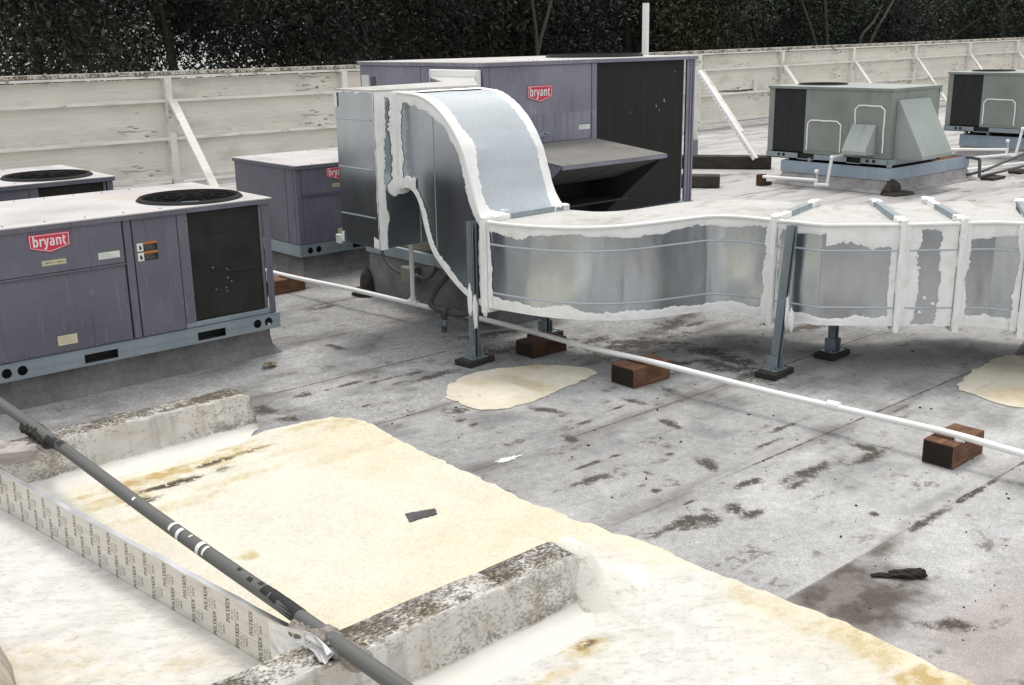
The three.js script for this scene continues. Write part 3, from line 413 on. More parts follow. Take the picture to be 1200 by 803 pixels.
function topSheet(parent, x0, x1, z0, z1, y, mat, lipMat, fanX, fanZ, fr) {   // z0 back, z1 front; folded cap with a round fan opening
  const s = new THREE.Shape([[x0, -z1], [x1, -z1], [x1, -z0], [x0, -z0]].map(([a, b]) => new THREE.Vector2(a, b)));
  if (fr) { const h = new THREE.Path(); h.absellipse(fanX, -fanZ, fr, fr, 0, Math.PI * 2, true); s.holes.push(h); }
  const g = new THREE.ExtrudeGeometry(s, { depth: 0.004, bevelEnabled: true, bevelThickness: 0.003, bevelSize: 0.004, bevelSegments: 2, curveSegments: 48 }); g.rotateX(-Math.PI / 2); g.translate(0, y - 0.007, 0);
  mesh('top_sheet', metreUV(g), mat, parent);
  const l = 0.038; mesh('top_lip', [bx(x0, x1, y - l, y - 0.008, z1 - 0.006, z1), bx(x0, x1, y - l, y - 0.008, z0, z0 + 0.006), bx(x0, x0 + 0.006, y - l, y - 0.008, z0 + 0.007, z1 - 0.007), bx(x1 - 0.006, x1, y - l, y - 0.008, z0 + 0.007, z1 - 0.007)], lipMat, parent);
}
function fan(parent, x, z, y, R, rise = 0.02) {
  const f = mesh('fan_ring', (() => { const g = new THREE.LatheGeometry([[R + 0.03, 0], [R + 0.03, 0.004], [R + 0.012, rise], [R, rise], [R - 0.012, -0.02], [R - 0.012, -0.26]].map(([a, b]) => new THREE.Vector2(a, b)), 56); g.translate(x, y, z); return g; })(), M.fan, parent);
  f.material.side = 2;
  const gd = []; for (let i = 2; i <= 8; i += 2) { const t = new THREE.TorusGeometry(R * i / 8.2, 0.002, 5, 44); t.rotateX(Math.PI / 2); t.translate(x, y + rise - 0.012 + 0.018 * (1 - i / 8), z); gd.push(t); }
  for (let i = 0; i < 8; i++) { const a = i * Math.PI / 4; gd.push(rod(V3(x + Math.cos(a) * R * 0.1, y + rise + 0.004, z + Math.sin(a) * R * 0.1), V3(x + Math.cos(a) * R * 0.99, y + rise - 0.012, z + Math.sin(a) * R * 0.99), 0.0022, 0.0022, 5)); }
  mesh('fan_guard', gd, M.fan, f);
  mesh('fan_motor', (() => { const g = new THREE.CylinderGeometry(R * 0.27, R * 0.3, 0.14, 26); g.translate(x, y - 0.1, z); return g; })(), M.rail, f, 'pale motor under the guard');
  const bl = []; for (let i = 0; i < 4; i++) { const g = new THREE.BoxGeometry(R * 0.62, 0.006, R * 0.42); g.rotateX(0.5); g.translate(R * 0.58, 0, 0); g.rotateY(i * Math.PI / 2 + 0.4); g.translate(x, y - 0.16, z); bl.push(g); }
  mesh('fan_blade', bl, M.fan, f); mesh('fan_well', (() => { const g = new THREE.CylinderGeometry(R - 0.013, R - 0.013, 0.004, 40); g.translate(x, y - 0.27, z); return g; })(), M.black, f);
}
function screws(parent, list, axis = 'z') { mesh('screws', list.map(([x, y, z]) => { const g = new THREE.CylinderGeometry(0.0055, 0.0065, 0.006, 8); if (axis === 'z') g.rotateX(Math.PI / 2); else if (axis === 'x') g.rotateZ(Math.PI / 2); g.translate(x, y, z); return g; }), M.screw, parent).userData.kind = 'stuff'; }
function baseRail(parent, x0, x1, y, z0, z1, h, holes, forks, mat = M.rail) {   // holed channel round the foot
  const s = new THREE.Shape([[x0, y], [x1, y], [x1, y + h], [x0, y + h]].map(([a, b]) => new THREE.Vector2(a, b)));
  for (const [hx, r] of holes) { const p = new THREE.Path(); p.absellipse(hx, y + h * 0.52, r, r, 0, 7, true); s.holes.push(p); }
  for (const [a, b] of forks) { const p = new THREE.Path([[a, y + h * 0.16], [a, y + h * 0.72], [b, y + h * 0.72], [b, y + h * 0.16]].map(([c, d]) => new THREE.Vector2(c, d))); s.holes.push(p); }
  const g = new THREE.ExtrudeGeometry(s, { depth: 0.006, bevelEnabled: false, curveSegments: 20 }); g.translate(0, 0, z1 - 0.006);
  const parts = [metreUV(g)];
  let cur = x0 + 0.01; const cut = [...holes.map(([a, r]) => [a - r - 0.006, a + r + 0.006]), ...forks.map(([a, b]) => [a - 0.004, b + 0.004])].sort((a, b) => a[0] - b[0]);
  for (const [a, b] of [...cut, [x1 - 0.01, x1]]) { if (a > cur + 0.02) parts.push(bx(cur, a, y + h * 0.5, y + h * 0.56, z1, z1 + 0.006)); cur = Math.max(cur, b); }
  parts.push(bx(x0, x1, y + h, y + h + 0.006, z0, z1 + 0.004), bx(x0, x0 + 0.006, y, y + h, z0, z1 - 0.007), bx(x1 - 0.006, x1, y, y + h, z0, z1 - 0.007), bx(x0, x1, y, y + h, z0 - 0.006, z0));
  mesh('base_rail', parts, mat, parent); mesh('rail_cavity', bx(x0 + 0.05, x1 - 0.05, y + 0.002, y + h - 0.002, z0 + 0.05, z1 - 0.09), M.black, parent);
}
function packagedUnit(label, X, Y, Z, W, D, H) {
  const t = thing('rooftop_unit', label, 'air conditioner', [X, Y, Z], 'purple rooftop units'), f = Z, b = Z - D, yb = Y + 0.108, yt = Y + H - 0.035;
  const ym = Y + 0.108 + (H - 0.143) * 0.645;
  baseRail(t, X - 0.015, X + W + 0.015, Y, b - 0.015, f + 0.02, 0.1, [[X + 0.09, 0.03], [X + 0.18, 0.03], [X + W - 0.16, 0.03], [X + W - 0.075, 0.03]], [[X + 0.55, X + 0.76], [X + W - 0.6, X + W - 0.4]]);
  mesh('inner_box', bx(X + 0.03, X + W - 0.58, yb, yt, b + 0.03, f - 0.03), M.black, t); mesh('fan_plenum', bx(X + W - 0.579, X + W - 0.06, yb, yt - 0.3, b + 0.06, f - 0.06), M.black, t);
  for (const [x, z] of [[X, f - 0.05], [X, b], [X + W - 0.05, b]]) mesh('corner_post', bx(x, x + 0.05, yb, yt, z, z + 0.05, 0.004), M.paint, t);
  mesh('corner_post', [bx(X + W - 0.048, X + W, yb, yt, f - 0.006, f, 0.002), bx(X + W - 0.006, X + W, yb, yt, f - 0.06, f - 0.007), bx(X + W - 0.078, X + W - 0.058, yb, yt, f - 0.014, f - 0.004, 0.002)], M.paint, t);
  mesh('lower_panel', bx(X + 0.053, X + 0.878, yb, ym - 0.006, f - 0.03, f - 0.004, 0.004), M.paint, t);
  mesh('upper_panel', bx(X + 0.053, X + 0.878, ym + 0.006, yt, f - 0.03, f + 0.004, 0.004), M.paint, t);
  mesh('panel_lip', bx(X + 0.053, X + 0.878, ym - 0.005, ym + 0.004, f - 0.03, f + 0.012), M.paint, t);
  mesh('divider_post', bx(X + 0.888, X + 0.936, yb, yt, f - 0.03, f, 0.003), M.paint, t);
  mesh('access_panel', bx(X + 0.944, X + 1.238, yb, yt, f - 0.03, f - 0.001, 0.004), M.paint, t);
  mesh('mullion', bx(X + 1.24, X + 1.31, yb + 0.035, yt, f - 0.03, f + 0.003, 0.003), M.paint, t);
  mesh('condenser_coil', bx(X + 1.312, X + W - 0.082, yb + 0.04, yt, f - 0.055, f - 0.012), M.coilH, t, 'dark finned coil'); mesh('condenser_coil', bx(X + W - 0.05, X + W - 0.02, yb + 0.02, yt, b + 0.06, f - 0.07), M.coilH, t);
  mesh('coil_sill', bx(X + 1.24, X + W, yb, yb + 0.034, f - 0.055, f - 0.002, 0.003), M.rail, t);
  mesh('end_panel', bx(X - 0.004, X + 0.02, yb, yt, b + 0.053, f - 0.19, 0.004), M.paint, t); mesh('end_panel', bx(X - 0.002, X + 0.02, yb, yt, f - 0.184, f - 0.053, 0.003), M.paint, t);
  mesh('back_panel', bx(X + 0.053, X + W - 0.053, yb, yt, b, b + 0.02), M.paint, t);
  topSheet(t, X - 0.014, X + W + 0.014, b - 0.014, f + 0.016, Y + H, M.top, M.paint, X + W - 0.39, Z - 0.36 * D / 1.17, 0.325); fan(t, X + W - 0.39, Z - 0.36 * D / 1.17, Y + H, 0.32);
  badge(t, X + 0.435, (ym + yt) / 2 + 0.055, f + 0.0045, 0.24);
  { const q = rng(5), g = []; for (let i = 0; i < 8; i++) g.push(lump(X + 1.42 + 0.2 * q(), yb + 0.2 + q() * 0.2, f - 0.0115, 0.003 + 0.004 * q() * q(), 0.003 + 0.006 * q() * q(), 0.001, i, 0.6, 1)); mesh('lint_specks', g, M.rail, t).userData.kind = 'stuff'; }
  boxUV01(sticker(t, X + 0.375, X + 0.52, ym + 0.052, ym + 0.086, f + 0.0042, M.tanPrint)); boxUV01(sticker(t, X + 0.715, X + 0.848, ym + 0.045, ym + 0.095, f + 0.0042, M.palePrint));
  boxUV01(sticker(t, X + 0.962, X + 1.095, ym + 0.06, ym + 0.115, f - 0.0006, M.warnPrint)); boxUV01(sticker(t, X + 0.962, X + 1.095, ym - 0.002, ym + 0.054, f - 0.0006, M.warnPrint));
  boxUV01(sticker(t, X + 0.412, X + 0.53, yb + 0.045, yb + 0.105, f - 0.0036, M.tanBig));
  boxUV01(sticker(t, X - 0.0056, X - 0.0044, yt - 0.2, yt - 0.05, b + 0.09, M.palePrint)); const st = t.children[t.children.length - 1]; st.scale.z = 60; st.position.z -= 0; 
  const S = []; for (let i = 0; i < 8; i++) S.push([X + 0.1 + i * (W - 0.2) / 7, Y + H - 0.02, f + 0.018]); for (let i = 0; i < 5; i++) { S.push([X + 0.912, yb + 0.05 + i * (yt - yb - 0.1) / 4, f + 0.002], [X + 1.258, yb + 0.08 + i * (yt - yb - 0.12) / 4, f + 0.005], [X + 1.298, yb + 0.08 + i * (yt - yb - 0.12) / 4, f + 0.005]); } for (let i = 0; i < 7; i++) S.push([X + 0.1 + i * 0.18, yb + 0.012, f + 0.002]);
  screws(t, S); const R = []; for (let i = 0; i < 7; i++) R.push([X + 0.2 + i * 0.24, Y + H + 0.002, f - 0.05], [X + 0.2 + i * 0.2, Y + H + 0.002, b + 0.06]); screws(t, R, 'y');
  return t;
}
function unitCurb(label, x0, x1, z0, z1, h, flare = 0.06) {            // felted upstand with a flared foot
  const t = thing('roof_curb', label, 'curb', [(x0 + x1) / 2, 0, (z0 + z1) / 2], 'grey felted curbs under the units', 'thing');
  const prof = [[flare, 0], [flare * 0.55, flare * 0.5], [flare * 0.15, flare * 1.1], [0, h * 0.7], [0, h]], pos = [], idx = [], n = prof.length;
  const ring = (o, y) => [[x0 - o, y, z1 + o], [x1 + o, y, z1 + o], [x1 + o, y, z0 - o], [x0 - o, y, z0 - o]];
  const gs = []; for (let s = 0; s < 4; s++) for (let k = 0; k + 1 < n; k++) { const a = ring(...prof[k]), b = ring(...prof[k + 1]); const A = a[s], B = a[(s + 1) % 4], C = b[(s + 1) % 4], E = b[s]; const g = new THREE.BufferGeometry(); g.setAttribute('position', new THREE.Float32BufferAttribute([...A, ...B, ...C, ...A, ...C, ...E], 3)); g.setAttribute('uv', new THREE.Float32BufferAttribute(new Array(12).fill(0), 2)); g.computeVertexNormals(); gs.push(metreUV(g)); }
  mesh('upstand', gs, M.felt, t); mesh('top_rail', bx(x0 + 0.005, x1 - 0.005, h - 0.05, h - 0.002, z0 + 0.005, z1 - 0.005), M.felt, t); return t;
}
const unitA = packagedUnit('purple rooftop unit nearest the camera with red badge, cut by the left edge', 1.7, 0.185, -6.6, 1.9, 1.17, 0.905);
unitCurb('grey felted curb under the purple unit nearest the camera', 1.6, 3.56, -7.72, -6.64, 0.185);
{ const u = unitA.clone(); u.name = numbered('rooftop_unit'); u.position.set(1.49, 0.175, -8.75); u.userData = { ...unitA.userData, label: 'purple rooftop unit behind the nearest one, only its top and coil showing' }; scene.add(u); unitCurb('grey felted curb under the hindmost purple unit at the left', 1.53, 3.35, -9.87, -8.79, 0.175); }
packagedUnit('purple rooftop unit in front of the fence, half hidden by the vertical duct', 4.985, 0.205, -8.6, 1.9, 1.15, 0.83);
unitCurb('grey felted curb under the purple unit half hidden by the duct', 5.03, 6.84, -9.7, -8.64, 0.205);

M.paintLit = std({ map: scaled(T.paint, 0.7, 0.7), color: rgb(1.66, 1.7, 1.7), roughness: 0.5, bumpMap: scaled(T.bump, 2, 2), bumpScale: 0.0006 });  // purple paint with the brighter light on the large unit put into its colour
// large purple unit with the intake hood
{
  const X = 6.2, W = 2.85, Y = 0.31, H = 1.595, f = -7.4, D = 1.91, b = f - D, yb = Y + 0.1, yt = Y + H - 0.04;
  const t = thing('rooftop_unit', 'large tall purple rooftop unit with intake hood and wide dark coil', 'air conditioner', [X, Y, f]);
  baseRail(t, X - 0.01, X + W + 0.01, Y, b - 0.01, f + 0.015, 0.095, [], [[X + 0.6, X + 0.85], [X + W - 0.8, X + W - 0.55]]);
  mesh('inner_box', bx(X + 0.03, X + 1.35, yb, yt, b + 0.03, f - 0.03), M.black, t);
  for (const [x, z] of [[X, f - 0.06], [X, b]]) mesh('corner_post', bx(x, x + 0.06, yb, yt, z, z + 0.06, 0.004), M.paintLit, t);
  mesh('corner_post', [bx(X + W - 0.125, X + W, yb, yt, f - 0.008, f, 0.002), bx(X + W - 0.008, X + W, yb, yt, f - 0.12, f - 0.009), bx(X + W - 0.08, X + W - 0.062, yb, yt, f + 0.001, f + 0.01, 0.003), bx(X + W - 0.04, X + W - 0.02, yb, yt, f + 0.001, f + 0.014, 0.003)], M.paintLit, t);
  mesh('corner_post', bx(X + W - 0.06, X + W, yb, yt, b, b + 0.06, 0.004), M.paintLit, t);
  mesh('upper_panel', bx(X + 0.064, X + 1.325, Y + 0.86, yt, f - 0.03, f + 0.002, 0.005), M.paintLit, t); mesh('lower_panel', bx(X + 0.064, X + 1.325, yb, Y + 0.852, f - 0.03, f - 0.002, 0.005), M.paintLit, t);
  mesh('divider_post', bx(X + 1.333, X + 1.398, yb, yt, f - 0.05, f + 0.004, 0.004), M.paintLit, t);
  mesh('condenser_coil', bx(X + 1.4, X + 2.05, yb + 0.01, yt, f - 0.07, f - 0.022), M.coilV, t, 'dark finned coil'); mesh('condenser_coil', bx(X + 2.053, X + 2.69, yb + 0.01, yt, f - 0.07, f - 0.024), M.coilV, t, 'dark finned coil');
  mesh('condenser_coil', bx(X + 1.4, X + 2.69, yb + 0.01, yt, b + 0.02, b + 0.07), M.coilV, t); mesh('divider_wall', bx(X + 1.352, X + 1.39, yb, yt, b + 0.03, f - 0.06), M.black, t);
  mesh('lint_specks', [[2.28, 1.42, 0.013], [2.4, 1.47, 0.018], [2.33, 1.38, 0.01], [1.9, 1.38, 0.007], [2.56, 1.75, 0.008]].map(([a, b2, r], i) => lump(X + a, b2, f - 0.022, r * 0.5, r, 0.002, i, 0.6, 2)), M.rail, t).userData.kind = 'stuff';
  mesh('coil_end', bx(X + 2.69, X + 2.7, yb + 0.01, yt, f - 0.075, f - 0.02), M.rail, t);
  mesh('end_panel', bx(X - 0.004, X + 0.02, yb, yt, f - 0.9, f - 0.063, 0.004), M.paintLit, t); mesh('end_panel', bx(X - 0.004, X + 0.02, yb, yt, b + 0.063, f - 0.906, 0.004), M.paintLit, t);
  mesh('back_panel', bx(X + 0.064, X + 1.39, yb, yt, b, b + 0.02), M.paintLit, t);
  topSheet(t, X - 0.016, X + W + 0.016, b - 0.016, f + 0.018, Y + H, M.top, M.paintLit, X + 2.1, f - 0.72, 0.48); fan(t, X + 2.1, f - 0.72, Y + H, 0.475, 0.03);
  badge(t, X + 0.655, 1.615, f + 0.0025, 0.31);
  boxUV01(sticker(t, X + 1.16, X + 1.305, 1.26, 1.315, f + 0.0022, M.palePrint));
  mesh('door_latch', [bx(X + 0.6, X + 0.76, 1.222, 1.262, f + 0.002, f + 0.012, 0.004), bar(V3(X + 0.61, 1.245, f + 0.02), V3(X + 0.69, 1.275, f + 0.022), 0.016, 0.016), bar(V3(X + 0.7, 1.27, f + 0.02), V3(X + 0.76, 1.25, f + 0.022), 0.02, 0.016)], M.rail, t);
  mesh('label_sticker', bx(X - 0.0056, X - 0.0042, 1.6, 1.775, f - 1.88, f - 1.75), M.pale, t); mesh('label_sticker', bx(X - 0.0056, X - 0.0042, 1.66, 1.76, f - 1.72, f - 1.63), M.screen, t);
  // hood: sloping roof, two triangular cheeks, screen and blade inside
  const hx0 = X + 0.05, hx1 = X + 1.36, tip = V3(0, 1.072, -6.48), wl = V3(0, 1.162, f + 0.005), ft = V3(0, 0.34, f + 0.005);
  const quad = (a, b2, c, d2, th) => { const n = new THREE.Vector3().crossVectors(b2.clone().sub(a), d2.clone().sub(a)).normalize().multiplyScalar(th); const P = [a, b2, c, d2].map((q) => q.clone()), Q = P.map((q) => q.clone().add(n)); const tr = []; const pu = (...v) => v.forEach((q) => tr.push(q.x, q.y, q.z)); const fc = (i, j, k, l) => pu(i, j, k, i, k, l); fc(Q[0], Q[1], Q[2], Q[3]); fc(P[3], P[2], P[1], P[0]); for (let i = 0; i < 4; i++) { const j = (i + 1) % 4; fc(P[i], P[j], Q[j], Q[i]); } const g = new THREE.BufferGeometry(); g.setAttribute('position', new THREE.Float32BufferAttribute(tr, 3)); g.setAttribute('uv', new THREE.Float32BufferAttribute(new Array(tr.length / 3 * 2).fill(0), 2)); g.computeVertexNormals(); return metreUV(g); };
  const at = (q, x) => V3(x, q.y, q.z);
  const hood = mesh('intake_hood', quad(at(tip, hx0), at(tip, hx1), at(wl, hx1), at(wl, hx0), 0.008), std({ map: scaled(T.deckTop, 0.9, 0.9), color: rgb(0.34, 0.335, 0.325), roughness: 0.7 }), t, 'grey sloping intake hood');
  mesh('hood_lip', bx(hx0, hx1, 1.045, 1.074, -6.482, -6.472), M.paintLit, hood);
  const cheek = (x) => { const s = new THREE.Shape([[tip.z, tip.y - 0.003], [wl.z, wl.y - 0.003], [ft.z, ft.y]].map(([z, y]) => new THREE.Vector2(-z, y))); const g = new THREE.ExtrudeGeometry(s, { depth: 0.01, bevelEnabled: false }); g.rotateY(Math.PI / 2); g.translate(x, 0, 0); return metreUV(g); };
  mesh('hood_cheek', cheek(hx0), M.paintLit, hood); mesh('hood_cheek', cheek(hx1 - 0.01), M.hoodIn, hood);  // right cheek coloured dark for the shade inside the hood
  mesh('hood_screen', quad(V3(hx0 + 0.012, 1.035, -6.52), V3(hx0 + 0.7, 1.035, -6.52), V3(hx0 + 0.7, 0.82, -7.1), V3(hx0 + 0.012, 0.82, -7.1), 0.012), M.screen, hood); mesh('hood_screen', quad(V3(hx0 + 0.72, 1.035, -6.52), V3(hx1 - 0.012, 1.035, -6.52), V3(hx1 - 0.012, 0.82, -7.1), V3(hx0 + 0.72, 0.82, -7.1), 0.012), M.screen, hood);
  mesh('hood_blade', bx(hx0 + 0.012, hx1 - 0.012, 0.63, 0.642, -7.39, -6.94), M.hoodIn, hood); mesh('hood_opening', bx(hx0 + 0.012, hx1 - 0.012, 0.36, 1.1, f + 0.003, f + 0.006), M.black, hood);
  const S = []; for (let i = 0; i < 11; i++) S.push([X + 0.1 + i * 0.262, Y + H - 0.022, f + 0.02]); for (let i = 0; i < 5; i++) S.push([X + 1.366, yb + 0.1 + i * 0.32, f + 0.006]); screws(t, S);
  const S2 = []; for (let i = 0; i < 7; i++) S2.push([X - 0.018, Y + H - 0.022, f - 0.12 - i * 0.27]); screws(t, S2, 'x');
  const S3 = []; for (let i = 0; i < 8; i++) S3.push([X + 0.3 + i * 0.13, Y + H + 0.002, f - 0.06 - (i % 3) * 0.2]); screws(t, S3, 'y');
  unitCurb('grey felted curb under the large purple unit', X + 0.06, X + W - 0.05, b + 0.05, f - 0.05, 0.31);
}
single('vent_pipe', rod(V3(10.64, 0, -9.5), V3(10.622, 2.5, -9.5), 0.043), M.pvc, 'white upright vent pipe rising behind the large purple unit', 'vent pipe');

// ------------------------------------------------------------------ galvanised duct run
{
  const t = thing('air_duct', 'galvanised sheet metal duct with white sealed seams winding across the roof', 'duct', [5.2, 0.3, -4.8]);
  const up = V3(0, 1, 0), dn = V3(0, -1, 0);
  // plenum box beside the large unit
  const PL = [[4.262, -6.735], [4.262, -6.255], [5.185, -6.255], [6.115, -7.43], [6.115, -8.06], [5.45, -7.02]];
  const pb = 0.69, pt = 1.765;
  const wall = (a, b) => grid(resample([V3(a[0], pt, a[1]), V3(b[0], pt, b[1])], 0.2, false), resample([V3(a[0], pb, a[1]), V3(b[0], pb, b[1])], 0.2, false), 6);
  for (let i = 0; i < PL.length; i++) { if (i === 3) continue; mesh('plenum_panel', wall(PL[i], PL[(i + 1) % PL.length]), M.galv, t); }
  mesh('plenum_top', flat(PL, pt, 0.012), M.deckTop, t); mesh('plenum_bottom', flat(PL, pb - 0.004, 0.004), M.galv, t);
  mesh('collar', bx(6.12, 6.185, 1.5, 1.842, -8.08, -7.415, 0.01), M.mastic, t, 'white coated collar against the large unit');
  for (const y of [1.575, 1.235, 0.9]) mesh('standing_seam', bx(4.252, 4.262, y - 0.005, y + 0.005, -6.725, -6.3, 0.003), M.galv, t);
  const vline = (x, z, y0, y1) => resample([V3(x, y1, z), V3(x, y0, z)], 0.008, false);
  const NX = V3(-1, 0, 0), PZ = V3(0, 0, 1);
  const sb = (...a) => mesh('sealant_band', band(...a), M.mastic, t);
  sb(vline(4.2595, -6.2515, pb - 0.01, pt), [V3(0, 0, -1)], [NX], 0.0, 0.02, 11); sb(vline(4.258, -6.251, pb - 0.01, pt), [V3(1, 0, 0)], [PZ], 0.05, 0.08, 12);
  sb(resample([V3(4.258, pt, -6.735), V3(4.258, pt, -6.255)], 0.008, false), [dn], [NX], -0.005, 0.035, 13); sb(resample([V3(4.265, pt, -6.25), V3(4.5, pt, -6.25)], 0.008, false), [dn], [PZ], 0.03, 0.06, 14);
  sb(vline(4.3, -6.25, 1.45, pt), [V3(1, 0, 0)], [PZ], 0.02, 0.06, 15);
  sb(resample([V3(4.258, pb, -6.32), V3(4.258, pb, -6.26)], 0.006, false), [up], [NX], 0.03, 0.12, 16); sb(resample([V3(4.258, pb, -6.735), V3(4.258, pb, -6.7)], 0.006, false), [up], [NX], 0.03, 0.11, 17); sb(resample([V3(4.258, pt, -6.735), V3(4.258, pt, -6.7)], 0.006, false), [dn], [NX], 0.05, 0.16, 18);
  mesh('corner_bracket', bx(4.235, 4.262, pb - 0.02, pb + 0.045, -6.79, -6.735, 0.004), M.pale, t);
  // ogee: drops from the plenum to the low run
  const topN = [[-6.25, 1.752], [-6.16, 1.748], [-6.0, 1.738], [-5.88, 1.705], [-5.75, 1.635], [-5.63, 1.53], [-5.53, 1.39], [-5.465, 1.23], [-5.415, 1.085], [-5.37, 0.995], [-5.33, 0.955]];
  const botN = [[-6.25, 1.124], [-6.2, 1.124], [-6.12, 1.108], [-6.062, 1.07], [-6.01, 0.985], [-5.985, 0.9], [-5.95, 0.805], [-5.89, 0.694], [-5.77, 0.59], [-5.626, 0.495], [-5.475, 0.425], [-5.33, 0.4]];
  const cv = (pts, x) => resample(pts.map(([z, y]) => V3(x, y, z)), 0.0085);
  const eq = (a, n) => { const c = new THREE.CatmullRomCurve3(a, false, 'centripetal'); return c.getSpacedPoints(n); };
  const XN = 4.45, XF = 5.175, NS = 150, tn = eq(topN.map(([z, y]) => V3(XN, y, z)), NS), tf = eq(topN.map(([z, y]) => V3(XF, y, z + 0.03 * 0 - 0.05 * sst(-6.2, -5.9, z) * sst(-5.33, -5.45, z))), NS), bn = eq(botN.map(([z, y]) => V3(XN, y, z)), NS), bf = eq(botN.map(([z, y]) => V3(XF, y, z)), NS);
  mesh('ogee_cheek', grid(tn, bn, 14), M.galv, t, 'dark galvanised side cheek of the swan neck'); mesh('ogee_cheek', grid(tf, bf, 8), M.galv, t);
  mesh('ogee_top', grid(tn.map((p) => p.clone().add(V3(-0.01, 0.003, 0))), tf.map((p) => p.clone().add(V3(0.01, 0.003, 0))), 8), M.galvSkyLit ??= std({ map: scaled(T.galv, 1.2, 1.2), roughness: 0.45, metalness: 0.25, color: rgb(1.0, 1.0, 1.0), side: 2 }), t, 'curved top of the swan neck, sky reflection painted into its pale colour'); mesh('ogee_underside', grid(bn, bf, 8), M.strut, t);  // galvanised top: bright sky reflection is put into its pale colour
  const inw = (P, s) => P.map((p, i) => { const a = P[Math.max(0, i - 1)], b = P[Math.min(P.length - 1, i + 1)], d = b.clone().sub(a).normalize(); return V3(0, d.z, -d.y).multiplyScalar(s).normalize(); });
  const cvT = cv(topN, XN - 0.004), dT = inw(cvT, -1), cvB = cv(botN, XN - 0.004), dB = inw(cvB, 1);
  sb(cvT, dT, [NX], 0.035, 0.085, 21); sb(cvB, dB, [NX], 0.02, 0.056, 22);
  const on = (P, dy) => P.map((p) => p.clone().add(V3(0, dy, 0))), nrm = (P) => inw(P, 1).map((v) => v.y < 0 ? v.multiplyScalar(-1) : v);
  { const A = tn.map((p) => p.clone().add(V3(-0.012, 0.005, 0))), B = tf.map((p) => p.clone().add(V3(0.012, 0.005, 0))); const fine = (P) => eq(P, 260); const a = fine(A), b = fine(B); sb(a, [V3(1, 0, 0)], nrm(a).map((v) => v), 0.07, 0.12, 23, 0.004, 1.2); sb(b, [V3(-1, 0, 0)], nrm(b), 0.06, 0.1, 24, 0.004, 1.2);
    sb(resample([V3(XN, 1.757, -6.24), V3(XF, 1.757, -6.24)], 0.01, false), [V3(0, 0, 1)], [up], 0.08, 0.16, 25); sb(resample([V3(XN, 0.972, -5.35), V3(XF, 0.972, -5.38)], 0.01, false), [V3(0, 0.8, -0.6)], [V3(0, 0.6, 0.8)], 0.03, 0.08, 26);
    mesh('edge_seam', tube(tn.filter((_, i) => i % 6 === 0).map((p) => p.clone().add(V3(-0.006, 0.004, 0))), 0.011, 90, 6), M.mastic, t); mesh('edge_seam', tube(bn.filter((_, i) => i % 6 === 0).map((p) => p.clone().add(V3(-0.002, 0, 0))), 0.007, 90, 6), M.mastic, t); }
  sb(vline(XN - 0.003, -6.245, 1.1, 1.74), [V3(0, 0, 1)], [NX], 0.035, 0.06, 27, 0.006, 1.3); sb(resample([V3(XN - 0.003, 1.11, -6.3), V3(XN - 0.003, 1.11, -6.05)], 0.008, false), [up], [NX], 0.03, 0.075, 28, 0.008, 1.5);
  sb(vline(4.45, -6.249, 1.06, 1.76), [V3(-1, 0, 0)], [PZ], 0.05, 0.085, 29, 0.006, 1.3);
  mesh('flange', [bx(XN - 0.035, XN + 0.002, 1.12, 1.76, -6.253, -6.225), bx(XN - 0.02, XN + 0.03, 1.095, 1.12, -6.253, -6.235)], M.mastic, t); mesh('sealant_lump', [lump(4.41, 1.11, -6.249, 0.05, 0.045, 0.005, 3, 0.8, 4), lump(4.47, 1.09, -6.246, 0.06, 0.03, 0.006, 9, 0.8, 4)], M.mastic, t);
  mesh('cross_seam', bx(XN - 0.004, XN, 0.66, 1.66, -5.853, -5.847), M.galv, t); mesh('cross_seam', bx(4.62, 4.628, pb, 1.06, -6.253, -6.247), M.galv, t);

  // low winding run
  const hb = (k) => [0.4, 0.4, 0.39, 0.38, 0.365, 0.347, 0.336, 0.332, 0.332, 0.331, 0.33][k];
  const nearA = [[4.45, -5.33], [4.475, -5.13], [4.57, -4.88], [4.70, -4.71], [4.88, -4.59], [5.11, -4.52], [5.38, -4.47], [5.61, -4.405], [5.70, -4.28], [5.735, -4.14], [5.748, -4.03]];
  const farA = [[5.175, -5.35], [5.25, -5.12], [5.36, -5.03], [5.5, -4.995], [5.72, -4.985], [5.95, -4.965], [6.13, -4.91], [6.28, -4.82], [6.42, -4.68], [6.49, -4.5], [6.51, -4.24]];
  const nearOut = [], run = (near, far, hbs, ht, smooth) => {
    const N = smooth ? 110 : 0; const mk = (pts, ys) => { const v = pts.map(([x, z], i) => V3(x, ys[i], z)); return smooth ? eq(v, N) : v; };
    const b = mk(near, hbs), tp = mk(near, near.map(() => ht)), fb = mk(far, hbs), ft = mk(far, far.map(() => ht));
    const can = (g, m, sd) => { const p = g.attributes.position, q = g.attributes.normal, u = g.attributes.uv; for (let i = 0; i < p.count; i++) { const j = i % (m + 1), e = Math.sin(Math.PI * j / m), a = 0.016 * e * (fbm(u.getX(i) * 5.5 + sd, u.getY(i) * 1.6, 3) - 0.5); p.setXYZ(i, p.getX(i) + q.getX(i) * a, p.getY(i), p.getZ(i) + q.getZ(i) * a); } g.computeVertexNormals(); return g; };
